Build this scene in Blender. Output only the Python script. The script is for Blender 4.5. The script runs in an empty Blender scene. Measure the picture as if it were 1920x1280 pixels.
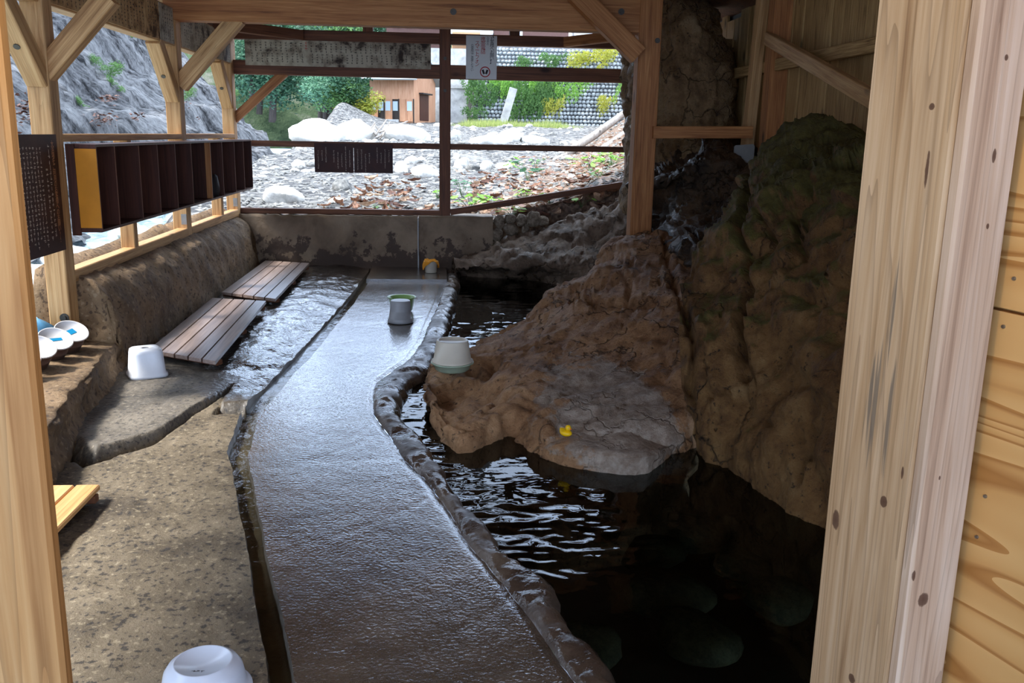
import bpy, math, random
import numpy as np
from mathutils import Vector, Matrix, noise
R = random.Random(7)
C = bpy.context.scene.collection
sc = bpy.context.scene

# ------------------------------------------------------------------ camera
F, EYE = 1700.0, 1.65
def _d(x, y): return Vector(((x-960)/F, -(y-640)/F, -1.0)).normalized()
_Y = _d(830, 250); _dn = _d(822, 8100)
_Z = -(_dn - _Y*_dn.dot(_Y)); _Z.normalize(); _X = _Y.cross(_Z)
CAM = Matrix((_X, _Y, _Z))                       # camera axes -> world axes
EYEP = Vector((0, 0, EYE))
cd = bpy.data.cameras.new('camera'); cam = bpy.data.objects.new('camera', cd); C.objects.link(cam)
cd.sensor_width = 36; cd.lens = F/1920*36; cd.clip_start = .05; cd.clip_end = 400
cam.matrix_world = Matrix.Translation(EYEP) @ CAM.to_4x4()
sc.camera = cam
def ray(x, y): return CAM @ Vector(((x-960)/F, -(y-640)/F, -1.0))
def pz(x, y, z=0.0): d = ray(x, y); return EYEP + d*((z-EYE)/d.z)      # photo point on a level
def pY(x, y, Y): d = ray(x, y); return EYEP + d*(Y/d.y)                # on a cross plane
def pX(x, y, X): d = ray(x, y); return EYEP + d*(X/d.x)                # on a side plane

def to_px(p):
    c = CAM.transposed() @ (Vector(p)-EYEP); return (960+F*c.x/-c.z, 640-F*c.y/-c.z) if c.z < -.05 else (-1e6, -1e6)

# ------------------------------------------------------------------ sky, sun, exposure
w = bpy.data.worlds.new('overcast_sky'); sc.world = w; w.use_nodes = True
nt = w.node_tree; nt.nodes.clear()
o_ = nt.nodes.new('ShaderNodeOutputWorld'); b_ = nt.nodes.new('ShaderNodeBackground')
tc = nt.nodes.new('ShaderNodeTexCoord'); sx = nt.nodes.new('ShaderNodeSeparateXYZ'); rp = nt.nodes.new('ShaderNodeValToRGB')
nt.links.new(tc.outputs['Generated'], sx.inputs[0]); nt.links.new(sx.outputs['Z'], rp.inputs[0])
rp.color_ramp.elements[0].position = 0.0; rp.color_ramp.elements[0].color = (.50, .67, 1.0, 1)
rp.color_ramp.elements[1].position = 1.0; rp.color_ramp.elements[1].color = (.80, .92, 1.05, 1)
nt.links.new(rp.outputs[0], b_.inputs[0]); b_.inputs[1].default_value = 3.9
nt.links.new(b_.outputs[0], o_.inputs[0])
sd = bpy.data.lights.new('hazy_sun', 'SUN'); so = bpy.data.objects.new('hazy_sun', sd); C.objects.link(so)
sd.energy = 6.0; sd.angle = math.radians(9); sd.color = (1, .97, .93)
so.rotation_euler = Vector((-.62, -.06, .78)).to_track_quat('Z', 'Y').to_euler()
sc.view_settings.view_transform = 'Standard'; sc.view_settings.look = 'None'
sc.view_settings.gamma = 1.0; sc.view_settings.use_curve_mapping = False
sc.view_settings.exposure = 0.3

# ------------------------------------------------------------------ materials
def lin(c): return tuple(((v/255)/12.92 if v/255 <= .04045 else ((v/255+.055)/1.055)**2.4) for v in c) + (1,)
class NT:
    def __init__(s, name):
        s.m = bpy.data.materials.new(name); s.m.use_nodes = True; s.t = s.m.node_tree; s.t.nodes.clear()
        s.out = s.n('ShaderNodeOutputMaterial')
    def n(s, t, **k):
        q = s.t.nodes.new(t)
        for a, v in k.items(): setattr(q, a, v)
        return q
    def l(s, a, b): s.t.links.new(a, b)
    def coord(s, scale=(1,1,1), rnd=False, rot=(0,0,0)):
        c = s.n('ShaderNodeTexCoord'); mp = s.n('ShaderNodeMapping'); mp.inputs['Scale'].default_value = scale; mp.inputs['Rotation'].default_value = rot
        src = c.outputs['Object']
        if any(rot):
            m0 = s.n('ShaderNodeMapping'); m0.inputs['Rotation'].default_value = rot; s.l(src, m0.inputs[0]); src = m0.outputs[0]; mp.inputs['Rotation'].default_value = (0,0,0)
        if rnd:
            oi = s.n('ShaderNodeObjectInfo'); ml = s.n('ShaderNodeMath', operation='MULTIPLY'); ml.inputs[1].default_value = 37.0
            s.l(oi.outputs['Random'], ml.inputs[0]); ad = s.n('ShaderNodeVectorMath', operation='ADD')
            s.l(src, ad.inputs[0]); s.l(ml.outputs[0], ad.inputs[1]); src = ad.outputs[0]
        s.l(src, mp.inputs[0]); return mp.outputs[0]
    def noise(s, v, scale=5, detail=6, rough=.6, dist=0):
        q = s.n('ShaderNodeTexNoise'); s.l(v, q.inputs['Vector']); q.inputs['Scale'].default_value = scale
        q.inputs['Detail'].default_value = detail; q.inputs['Roughness'].default_value = rough; q.inputs['Distortion'].default_value = dist
        return q.outputs['Fac']
    def voro(s, v, scale=5, feature='F1', out='Distance'):
        q = s.n('ShaderNodeTexVoronoi', feature=feature); s.l(v, q.inputs['Vector']); q.inputs['Scale'].default_value = scale
        return q.outputs[out]
    def ramp(s, f, stops):
        q = s.n('ShaderNodeValToRGB'); s.l(f, q.inputs[0]); e = q.color_ramp.elements
        while len(e) < len(stops): e.new(.5)
        for el, (p, c) in zip(e, stops):
            el.position = p; el.color = c if isinstance(c, tuple) and len(c) == 4 else (c, c, c, 1)
        return q.outputs[0]
    def mix(s, f, a, b, mode='MIX'):
        q = s.n('ShaderNodeMix', data_type='RGBA', blend_type=mode)
        for i, v in ((0, f), (6, a), (7, b)):
            if hasattr(v, 'links') or hasattr(v, 'is_linked'): s.l(v, q.inputs[i])
            else: q.inputs[i].default_value = v
        return q.outputs[2]
    def math(s, op, a, b=0):
        q = s.n('ShaderNodeMath', operation=op)
        for i, v in ((0, a), (1, b)):
            if hasattr(v, 'is_linked'): s.l(v, q.inputs[i])
            else: q.inputs[i].default_value = v
        return q.outputs[0]
    def bsdf(s, col, rough=.6, bump=None, bstr=.3, bdist=.01, spec=.5, metal=0, coat=0, coat_r=.1, trans=0):
        q = s.n('ShaderNodeBsdfPrincipled')
        for i, v in (('Base Color', col), ('Roughness', rough), ('Metallic', metal), ('Specular IOR Level', spec), ('Coat Weight', coat), ('Coat Roughness', coat_r), ('Transmission Weight', trans)):
            if hasattr(v, 'is_linked'): s.l(v, q.inputs[i])
            else: q.inputs[i].default_value = v
        if bump is not None:
            bp = s.n('ShaderNodeBump'); bp.inputs['Strength'].default_value = bstr; bp.inputs['Distance'].default_value = bdist
            s.l(bump, bp.inputs['Height']); s.l(bp.outputs[0], q.inputs['Normal']); s.l(bp.outputs[0], q.inputs['Coat Normal'])
        s.l(q.outputs[0], s.out.inputs[0]); s.p = q
        return s.m
M = {}
def wood(name, dark, mid, light, rough=.62, g=1.0, spec=.3, knots=True, along='z', bstr=.25, lines=0, marks_=None, smears=None):
    t = NT(name); k = .035
    sc3 = {'z': (g, g, g*k), 'x': (g*k, g, g), 'y': (g, g*k, g)}[along]
    v = t.coord(sc3, rnd=True)
    a = t.noise(v, 26, 4, .6, 1.4); b = t.noise(v, 110, 3, .6, .3); c = t.noise(t.coord((1,1,.3), rnd=True), 3, 3, .5)
    f = t.math('ADD', t.math('MULTIPLY', a, .6), t.math('ADD', t.math('MULTIPLY', b, .25), t.math('MULTIPLY', c, .25)))
    col = t.ramp(f, [(.36, lin(dark)), (.52, lin(mid)), (.68, lin(light))])
    if knots:
        kv = t.coord({'z': (1, 1, .45), 'x': (.45, 1, 1), 'y': (1, .45, 1)}[along], rnd=True)
        d = t.voro(kv, 3.2); m = t.ramp(d, [(.05, 1.0), (.13, 0.0)])
        col = t.mix(t.math('MULTIPLY', m, .8), col, lin([x*.38 for x in dark]))
    if lines:
        lv = t.coord({'z': (1, 1, .025), 'x': (.025, 1, 1), 'y': (1, .025, 1)}[along], rnd=True)
        ln = t.math('FRACT', t.math('MULTIPLY', t.noise(lv, 9*g, 2, .4, .25), 22.0))
        col = t.mix(t.math('MULTIPLY', t.ramp(ln, [(.0, 1.0), (.16, .35), (.5, 0.0)]), lines), col, lin([x*.72 for x in dark]))
    if marks_ or smears:
        c = t.n('ShaderNodeTexCoord'); s3 = t.n('ShaderNodeSeparateXYZ'); t.l(c.outputs['Object'], s3.inputs[0])
        wob = t.math('MULTIPLY', t.math('SUBTRACT', t.noise(t.coord(), 40, 4, .6), .5), .9)
        def ell(ax, x, z, rx, rz):
            return t.math('ADD', t.math('POWER', t.math('DIVIDE', t.math('SUBTRACT', s3.outputs[ax], x), rx), 2), t.math('POWER', t.math('DIVIDE', t.math('SUBTRACT', s3.outputs['Z'], z), rz), 2))
        for ax, x, z, rx, rz in (marks_ or []):
            e = t.math('ADD', t.math('SQRT', ell(ax, x, z, rx, rz)), wob)
            col = t.mix(t.ramp(e, [(.0, .95), (.85, .85), (1.05, .35), (1.9, 0.0)]), col, lin((84, 56, 42)))
        for ax, x, z, rx, rz in (smears or []):
            sv = t.noise(t.coord((1, 1, .03)), 150, 3, .6)
            e = t.math('ADD', t.math('SQRT', ell(ax, x, z, rx, rz)), t.math('MULTIPLY', t.math('SUBTRACT', sv, .5), 3.0))
            col = t.mix(t.ramp(e, [(.35, .75), (.8, 0.0)]), col, lin((104, 96, 86)))
    M[name] = t.bsdf(col, rough, a, bstr, .004, spec)
wood('cedar', (128, 88, 50), (186, 142, 92), (212, 172, 120), lines=.25)
wood('cedar_red', (108, 64, 34), (166, 108, 62), (196, 138, 84), lines=.25)
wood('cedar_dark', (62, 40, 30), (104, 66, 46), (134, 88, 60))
wood('honey_pine', (150, 104, 58), (188, 144, 92), (206, 168, 118), rough=.6, g=.8, lines=.4)
wood('weathered_plank', (84, 60, 34), (170, 134, 84), (202, 168, 114), rough=.8, g=1.5, bstr=.6)
wood('duckboard', (98, 82, 74), (136, 116, 106), (162, 142, 130), rough=.3, g=1.3, spec=.7, knots=False, bstr=.12)
wood('new_board', (168, 116, 66), (206, 156, 98), (222, 178, 124), rough=.55, knots=False)
wood('hut_wood', (150, 104, 76), (190, 140, 108), (206, 162, 132), rough=.8, knots=False)
wood('shelf_brown', (50, 26, 18), (70, 38, 27), (86, 48, 34), rough=.5, knots=False)
wood('driftwood', (108, 98, 88), (150, 140, 130), (186, 178, 170), rough=.9)
wood('trunk', (36, 30, 24), (54, 46, 38), (72, 62, 52), rough=.9)
# plywood with wide flame grain
t = NT('plywood'); v = t.coord((1, .05, 1), rnd=False)
wv = t.noise(v, 7, 2, .4, .5); ln = t.math('FRACT', t.math('MULTIPLY', wv, 10.0))
col = t.ramp(ln, [(0, lin((184, 132, 72))), (.12, lin((170, 118, 62))), (.3, lin((206, 158, 96))), (1, lin((218, 174, 112)))])
M['plywood'] = t.bsdf(col, .5, ln, .1, .002, .35)
def flat(name, c, rough=.5, spec=.5, metal=0, var=.0, trans=0, bump=0):
    t = NT(name); v = t.coord((1,1,1), rnd=True); n = t.noise(v, 9, 5, .6)
    cc = lin(c); lo = tuple(x*(1-var) for x in cc[:3]) + (1,)
    col = t.ramp(n, [(.35, lo), (.65, cc)])
    M[name] = t.bsdf(col, rough, t.noise(v, 60, 3), bump, .003, spec, metal, trans=trans) if bump else t.bsdf(col, rough, None, 0, 0, spec, metal, trans=trans)
    return M[name]
flat('white_plastic', (226, 228, 232), .28, .5, 0, .06)
flat('white_enamel', (214, 222, 236), .22, .5, 0, .04)
flat('grey_plastic', (150, 150, 150), .35, .5, 0, .08)
flat('beige_plastic', (206, 196, 176), .32, .5, 0, .06)
flat('green_plastic', (150, 186, 112), .3, .5, 0, .1)
flat('grey_green_plastic', (160, 176, 150), .3, .5, 0, .1)
flat('bucket_shaded', (104, 78, 66), .5, .4, 0, .15)  # sides of the white pails, their shade painted in as brown
flat('bucket_white', (232, 226, 220), .4, .4, 0, .06)
flat('sticker_blue', (22, 140, 186), .4)
flat('bag_blue', (120, 186, 226), .25, .6, 0, .3, trans=.3)
flat('duck_yellow', (240, 190, 10), .35)
flat('duck_orange', (232, 110, 20), .4)
flat('towel_orange', (226, 150, 44), .9, .2, 0, .25, bump=.5)
flat('steel', (150, 148, 140), .4, .5, .9, .25)
flat('dark_steel', (90, 84, 76), .5, .5, .8, .3)
flat('pale_metal', (150, 150, 146), .45, .5, .25, .15)
flat('ink', (34, 28, 26), .7); flat('ink_red', (176, 40, 30), .7); flat('ink_grey', (82, 70, 60), .8)
flat('letter_cream', (206, 190, 168), .6)
flat('letter_orange', (196, 138, 92), .6)
flat('sign_white', (222, 222, 214), .4, .4, 0, .05)
flat('orange_panel', (214, 140, 34), .55, .3, 0, .1)
flat('roof_grey', (168, 178, 180), .6, .3, 0, .1)
flat('house_brown', (104, 78, 72), .8, .2, 0, .15)
flat('house_white', (226, 226, 224), .8, .2, 0, .06)
flat('house_tan', (196, 150, 112), .8, .2, 0, .1)
flat('glass_dark', (70, 84, 96), .12, .6)
flat('glass_pale', (186, 204, 220), .12, .6)
flat('frame_dark', (46, 38, 36), .6)
flat('bulb_glass', (240, 220, 180), .3)
# brown acrylic notice
t = NT('brown_acrylic'); v = t.coord(); n = t.noise(v, 5, 6, .65)
M['brown_acrylic'] = t.bsdf(t.ramp(n, [(.3, lin((42, 24, 24))), (.6, lin((66, 36, 28))), (.8, lin((90, 68, 58)))]), .5, None, spec=.2)
# stained old paper list
def paper(name, a, b, c):
    t = NT(name); v = t.coord(rnd=True); n = t.noise(v, 3.2, 6, .62, .6); n2 = t.noise(t.coord((1, 1, .15), rnd=True), 9, 4, .6)
    f = t.math('ADD', t.math('MULTIPLY', n, .6), t.math('MULTIPLY', n2, .4))
    M[name] = t.bsdf(t.ramp(f, [(.4, lin(a)), (.47, lin(b)), (.56, lin(c))]), .8, None, spec=.2)
paper('paper_grey', (66, 56, 48), (150, 138, 118), (186, 176, 152))
paper('paper_tan', (92, 64, 40), (178, 140, 94), (204, 168, 118))
# concrete kinds
def concrete(name, a, b, c, speck=None, rough=.75, wet=None, bscale=40, bstr=.5, bdist=.01, spec=.4, sscale=55, bdet=6, coat=0):
    t = NT(name); v = t.coord()
    n = t.noise(v, 2.4, 8, .62, .3)
    col = t.ramp(n, [(.32, lin(a)), (.5, lin(b)), (.68, lin(c))])
    hb = t.noise(v, bscale, bdet, .65 if bdet > 4 else .5)
    if speck:
        d = t.noise(v, sscale, 3, .5); m = t.ramp(d, [(.36, 1.0), (.43, 0.0)]); m2 = t.ramp(d, [(.6, 0.0), (.68, 1.0)])
        col = t.mix(t.math('MULTIPLY', m, .8), col, lin(speck[0])); col = t.mix(t.math('MULTIPLY', m2, .55), col, lin(speck[1]))
    rg = rough
    if wet:
        wn = t.noise(v, wet[0], 6, .6, .5); rg = t.ramp(wn, [(wet[1], wet[2]), (wet[3], wet[4])])
    M[name] = t.bsdf(col, rg, hb, bstr, bdist, spec, coat=coat, coat_r=.16)
concrete('wet_walk', (62, 53, 45), (82, 71, 60), (100, 86, 73), wet=(1.3, .38, .12, .66, .26), bscale=66, bstr=1.0, bdist=.0022, spec=.95, bdet=2, coat=.8)
concrete('rough_slab', (76, 65, 50), (110, 97, 77), (134, 120, 98), speck=((42, 38, 36), (168, 154, 126)), rough=.72, bscale=45, bstr=.7, bdist=.012, sscale=42)
concrete('wet_slab', (40, 35, 32), (62, 54, 47), (82, 72, 62), speck=((28, 26, 26), (100, 92, 82)), wet=(1.7, .42, .10, .66, .4), bscale=26, bstr=1.0, bdist=.006, spec=.9, bdet=3)
concrete('wall_concrete', (88, 68, 46), (122, 98, 70), (146, 120, 90), speck=((66, 50, 36), (160, 138, 108)), rough=.82, bscale=30, bstr=.8, bdist=.015, sscale=30)
concrete('drain_wet', (66, 60, 52), (92, 85, 74), (112, 102, 88), rough=.3, bscale=40, bstr=.3, spec=.6)
concrete('rim_wet', (44, 34, 28), (72, 58, 48), (104, 90, 76), wet=(4, .42, .12, .62, .5), bscale=30, bstr=1, bdist=.006, spec=.7, bdet=4)
concrete('pale_concrete', (150, 148, 146), (176, 174, 170), (196, 194, 190), rough=.85, bstr=.3)
t = NT('upper_slab'); v = t.coord(); n = t.noise(v, 2.4, 8, .62, .3); d = t.noise(v, 42, 3, .5)
dry = t.ramp(n, [(.32, lin((70, 63, 53))), (.5, lin((102, 93, 80))), (.68, lin((126, 116, 100)))]); wetc = t.ramp(n, [(.32, lin((40, 35, 31))), (.5, lin((60, 52, 45))), (.68, lin((80, 70, 60)))])
dry = t.mix(t.math('MULTIPLY', t.ramp(d, [(.36, 1.0), (.43, 0.0)]), .8), dry, lin((40, 38, 38))); dry = t.mix(t.math('MULTIPLY', t.ramp(d, [(.6, 0.0), (.68, 1.0)]), .55), dry, lin((158, 148, 128)))
c = t.n('ShaderNodeTexCoord'); s3 = t.n('ShaderNodeSeparateXYZ'); t.l(c.outputs['Object'], s3.inputs[0])
wm = t.math('ADD', t.math('ADD', t.math('MULTIPLY', s3.outputs['Y'], .5), t.math('MULTIPLY', s3.outputs['X'], .9)), t.math('MULTIPLY', n, 1.1))
m = t.ramp(t.math('MULTIPLY', wm, .4), [(.81, 0.0), (.93, 1.0)])
rg = t.ramp(t.noise(v, 1.7, 6, .6, .5), [(.42, .07), (.70, .24)])
rgm = t.mix(m, (.75, .75, .75, 1), rg)
M['upper_slab'] = t.bsdf(t.mix(m, dry, wetc), rgm, t.noise(v, 30, 3, .55), 1.0, .007, .8, coat=t.math('MULTIPLY', m, .5))
# back wall: dry upper skin, damp dark peeling foot (a stain with its own edge)
t = NT('damp_concrete'); v = t.coord(); n = t.noise(v, 2.6, 8, .62, .3)
col = t.ramp(n, [(.32, lin((104, 86, 66))), (.5, lin((132, 112, 90))), (.7, lin((152, 132, 108)))])
c = t.n('ShaderNodeTexCoord'); s3 = t.n('ShaderNodeSeparateXYZ'); t.l(c.outputs['Object'], s3.inputs[0])
d = t.math('ADD', t.math('MULTIPLY', t.noise(v, 4.2, 8, .68), 1.0), t.math('MULTIPLY', s3.outputs['Z'], -.62))
m = t.ramp(d, [(.34, 0.0), (.37, 1.0)])
col = t.mix(m, col, lin((74, 58, 46)))
M['damp_concrete'] = t.bsdf(col, .7, t.noise(v, 30, 6), .6, .01, .4)
# bath rock: ochre, brown, grey, with cracks, moss on upward faces
def rock(name, cols, moss=None, deposit=None, wet=None, bstr=.9, freq=1.0, rough=.75, sp=.4):
    t = NT(name); v = t.coord()
    n = t.noise(v, 1.5*freq, 9, .66, .6); n2 = t.noise(v, 9*freq, 8, .7)
    n3 = t.noise(t.coord((1, 1, .3)), 7*freq, 7, .7, .8)
    f = t.math('ADD', t.math('MULTIPLY', n, .45), t.math('ADD', t.math('MULTIPLY', n2, .3), t.math('MULTIPLY', n3, .25)))
    col = t.ramp(f, [(.37, lin(cols[0])), (.455, lin(cols[1])), (.53, lin(cols[2])), (.63, lin(cols[3]))])
    pit = t.ramp(t.noise(v, 24*freq, 5, .7), [(.33, .85), (.42, 0.0)]); col = t.mix(pit, col, lin([x*.5 for x in cols[0]]))
    vd = t.n('ShaderNodeVectorMath', operation='ADD'); t.l(v, vd.inputs[0])
    nn = t.n('ShaderNodeTexNoise'); t.l(v, nn.inputs['Vector']); nn.inputs['Scale'].default_value = 2.2; nn.inputs['Detail'].default_value = 5
    t.l(nn.outputs['Color'], vd.inputs[1])
    cr = t.ramp(t.voro(vd.outputs[0], 1.7*freq, 'DISTANCE_TO_EDGE'), [(0.0, 0.0), (.022, 1.0)])
    cr = t.math('MAXIMUM', cr, t.ramp(t.noise(v, 1.3*freq, 3, .5), [(.46, 0.0), (.56, 1.0)]))
    col = t.mix(t.math('MULTIPLY', t.math('SUBTRACT', 1.0, cr), .7), col, lin([x*.35 for x in cols[0]]))
    c = t.n('ShaderNodeTexCoord'); s3 = t.n('ShaderNodeSeparateXYZ'); t.l(c.outputs['Object'], s3.inputs[0])
    if deposit:
        # pale mineral crust: a patch with a wandering outline
        dx = t.math('SUBTRACT', s3.outputs['X'], deposit[0]); dz = t.math('SUBTRACT', s3.outputs['Z'], deposit[1])
        r = t.math('ADD', t.math('POWER', t.math('DIVIDE', dx, deposit[2]), 2), t.math('POWER', t.math('DIVIDE', dz, deposit[3]), 2))
        r = t.math('ADD', r, t.math('MULTIPLY', t.math('SUBTRACT', t.noise(v, 3.2, 8, .7), .5), 3.6))
        m = t.ramp(r, [(.75, 1.0), (1.15, 0.0)])
        cc = t.ramp(t.noise(v, 16, 6, .7), [(.35, lin((132, 114, 98))), (.65, lin((184, 170, 154)))])
        col = t.mix(t.math('MULTIPLY', m, .9), col, cc)
    if moss:
        g = t.n('ShaderNodeNewGeometry'); s4 = t.n('ShaderNodeSeparateXYZ'); t.l(g.outputs['Normal'], s4.inputs[0])
        f = t.math('ADD', t.math('MULTIPLY', s4.outputs['Z'], moss[1]), t.math('ADD', t.math('MULTIPLY', s3.outputs['Z'], moss[2]), t.math('MULTIPLY', t.noise(v, 3.5, 6, .65), 1.0)))
        m = t.ramp(t.math('MULTIPLY', f, .5), [(moss[3]/2, 0.0), (moss[3]/2+.07, 1.0)])
        mc = t.ramp(t.noise(v, 14, 5, .7), [(.35, lin([x*.62 for x in moss[0]])), (.65, lin(moss[0]))])
        col = t.mix(t.math('MULTIPLY', m, .9), col, mc)
    rg = rough
    if wet: rg = t.ramp(t.noise(v, wet[0], 5, .6), [(wet[1], .12), (wet[2], rough)])
    hb = t.math('ADD', t.math('MULTIPLY', t.noise(v, 6*freq, 10, .72), 1.0), t.math('MULTIPLY', cr, .35))
    M[name] = t.bsdf(col, rg, hb, bstr, .05/freq, sp)
rock('bath_rock', ((76, 51, 32), (140, 101, 66), (172, 130, 90), (194, 156, 116)), deposit=(1.0, .03, .42, .17))
rock('cliff_rock', ((44, 30, 16), (98, 69, 37), (126, 94, 53), (146, 117, 76)), moss=((100, 96, 42), .38, .30, .98))
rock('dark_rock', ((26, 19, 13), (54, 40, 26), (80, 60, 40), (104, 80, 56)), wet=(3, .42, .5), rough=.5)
rock('slab_rock', ((56, 40, 24), (110, 84, 54), (140, 112, 76), (164, 140, 104)), wet=(2.2, .36, .42), rough=.6)
rock('grey_rock', ((58, 44, 34), (100, 81, 64), (128, 107, 88), (152, 133, 113)), wet=(3, .36, .44), rough=.6)
rock('under_stone', ((58, 56, 40), (84, 82, 58), (106, 104, 74), (122, 120, 88)), bstr=.3)
def stone(name, a, b, c):
    t = NT(name); v = t.coord(rnd=True); n = t.noise(v, 3, 8, .65, .4)
    M[name] = t.bsdf(t.ramp(n, [(.33, lin(a)), (.5, lin(b)), (.66, lin(c))]), .85, t.noise(v, 12, 8, .7), .6, .03, .25)
stone('river_stone', (150, 150, 146), (196, 194, 188), (222, 220, 214))
stone('white_stone', (190, 188, 182), (224, 222, 216), (238, 237, 233))
stone('grey_stone', (80, 80, 79), (116, 115, 112), (150, 148, 143))
stone('gravel', (80, 80, 82), (112, 112, 114), (146, 146, 147))
stone('wall_cobble', (96, 102, 106), (140, 146, 148), (182, 186, 186))
stone('rubble_stone', (92, 80, 66), (136, 121, 103), (168, 154, 136))
# riverbed: pebbles and patches of litter
t = NT('riverbed'); v = t.coord(); vo = t.n('ShaderNodeTexVoronoi'); t.l(v, vo.inputs['Vector']); vo.inputs['Scale'].default_value = 9
sepc = t.n('ShaderNodeSeparateColor'); t.l(vo.outputs['Color'], sepc.inputs[0])
col = t.ramp(sepc.outputs[0], [(.0, lin((48, 48, 50))), (.5, lin((84, 83, 83))), (1, lin((146, 144, 140)))])
c = t.n('ShaderNodeTexCoord'); s3 = t.n('ShaderNodeSeparateXYZ'); t.l(c.outputs['Object'], s3.inputs[0])
sl = t.math('SUBTRACT', s3.outputs['X'], t.math('MULTIPLY', t.math('SUBTRACT', s3.outputs['Y'], 11.6), .22))
sl = t.math('ADD', t.math('MULTIPLY', sl, .25), t.math('MULTIPLY', t.noise(v, 1.4, 7, .65), .8))
col = t.mix(t.ramp(sl, [(.38, 0.0), (.52, .85)]), col, t.ramp(t.noise(v, 22, 4, .6), [(.35, lin((62, 48, 40))), (.5, lin((108, 86, 70))), (.65, lin((146, 124, 104)))]))
M['riverbed'] = t.bsdf(col, .9, vo.outputs['Distance'], 1.0, .05, .2)
# eroded ash hillside with slanting strata and rills
t = NT('ash_slope'); v = t.coord((.5, .09, 1.1), rot=(math.radians(35), 0, 0)); n = t.noise(v, 3.2, 9, .7, .35); n2 = t.noise(t.coord(), 6, 8, .7)
f = t.math('ADD', t.math('MULTIPLY', n, .7), t.math('MULTIPLY', n2, .3))
col = t.ramp(f, [(.40, lin((46, 46, 48))), (.47, lin((108, 108, 110))), (.54, lin((150, 150, 151))), (.66, lin((180, 180, 180)))])
M['ash_slope'] = t.bsdf(col, .95, f, 1.0, .5, .15)
t = NT('forest_soil'); v = t.coord(); col = t.ramp(t.noise(v, .5, 8, .65), [(.35, lin((40, 56, 38))), (.55, lin((70, 84, 60))), (.7, lin((110, 108, 98)))])
M['forest_soil'] = t.bsdf(col, .95, t.noise(v, 3, 8), 1, .2, .1)
def leafm(name, a, b, tr=.35):
    t = NT(name); v = t.coord(rnd=True); n = t.noise(v, 5, 3, .6); col = t.ramp(n, [(.35, lin(a)), (.65, lin(b))])
    d = t.n('ShaderNodeBsdfPrincipled'); t.l(col, d.inputs['Base Color']); d.inputs['Roughness'].default_value = .55; d.inputs['Specular IOR Level'].default_value = .35
    q = t.n('ShaderNodeBsdfTranslucent'); t.l(col, q.inputs[0]); mx = t.n('ShaderNodeMixShader'); mx.inputs[0].default_value = tr
    t.l(d.outputs[0], mx.inputs[1]); t.l(q.outputs[0], mx.inputs[2]); t.l(mx.outputs[0], t.out.inputs[0]); M[name] = t.m
leafm('leaf_deep', (34, 66, 46), (70, 108, 76)); leafm('leaf_mid', (66, 104, 56), (112, 150, 84)); leafm('leaf_bright', (112, 164, 66), (160, 204, 100))
leafm('leaf_blue', (58, 100, 74), (104, 146, 112)); leafm('leaf_yellow', (150, 160, 60), (206, 200, 90)); leafm('grass_leaf', (126, 150, 78), (188, 190, 120))
leafm('leaf_dry', (96, 62, 44), (158, 116, 90), .15); leafm('leaf_dry_dark', (66, 40, 32), (108, 72, 56), .15); leafm('leaf_dry_pale', (150, 118, 94), (198, 170, 146), .15)
# water: clear over a dark bottom, mirror by Fresnel
def water(name, tint, scale, bstr, bdist, rough=.02):
    t = NT(name); tr = t.n('ShaderNodeBsdfTransparent'); tr.inputs[0].default_value = tint
    gl = t.n('ShaderNodeBsdfGlossy'); gl.inputs['Roughness'].default_value = rough; fr = t.n('ShaderNodeFresnel'); fr.inputs[0].default_value = 1.33
    bp = t.n('ShaderNodeBump'); bp.inputs['Strength'].default_value = bstr; bp.inputs['Distance'].default_value = bdist
    t.l(t.noise(t.coord(), scale, 4, .5, .4), bp.inputs['Height'])
    for q in (gl, fr): t.l(bp.outputs[0], q.inputs['Normal'])
    mx = t.n('ShaderNodeMixShader'); t.l(fr.outputs[0], mx.inputs[0]); t.l(tr.outputs[0], mx.inputs[1]); t.l(gl.outputs[0], mx.inputs[2])
    t.l(mx.outputs[0], t.out.inputs[0]); M[name] = t.m
water('pool_water', (.20, .25, .22, 1), 5, .10, .01)
water('drain_water', (.85, .86, .78, 1), 16, .35, .01)
t = NT('river_water'); v = t.coord((1, .45, 1)); n = t.noise(v, 3.2, 6, .6, .8)
M['river_water'] = t.bsdf(t.ramp(n, [(.42, lin((120, 140, 142))), (.56, lin((164, 182, 184))), (.66, lin((236, 242, 244)))]), .12, n, .9, .12, .6)

# ------------------------------------------------------------------ helpers
def tag(o, label=None, cat=None, group=None, kind=None):
    for k, v in (('label', label), ('category', cat), ('group', group), ('kind', kind)):
        if v: o[k] = v
    return o
def mesh(name, V, Fc, mat, smooth=False):
    me = bpy.data.meshes.new(name); me.from_pydata([tuple(v) for v in V], [], Fc)
    for mm in (mat if isinstance(mat, (list, tuple)) else [mat]): me.materials.append(M[mm] if isinstance(mm, str) else mm)
    if smooth: me.polygons.foreach_set('use_smooth', [True]*len(me.polygons))
    me.update(); return me
def obj(name, me, parent=None, loc=None, rot=None, mw=None):
    o = bpy.data.objects.new(name, me); C.objects.link(o)
    if parent: o.parent = parent
    if loc is not None: o.location = loc
    if rot is not None: o.rotation_euler = rot
    if mw is not None: o.matrix_basis = mw
    return o
def empty(name, loc=(0,0,0), rz=0): 
    o = bpy.data.objects.new(name, None); C.objects.link(o); o.location = loc; o.rotation_euler = (0, 0, rz); return o
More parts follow.
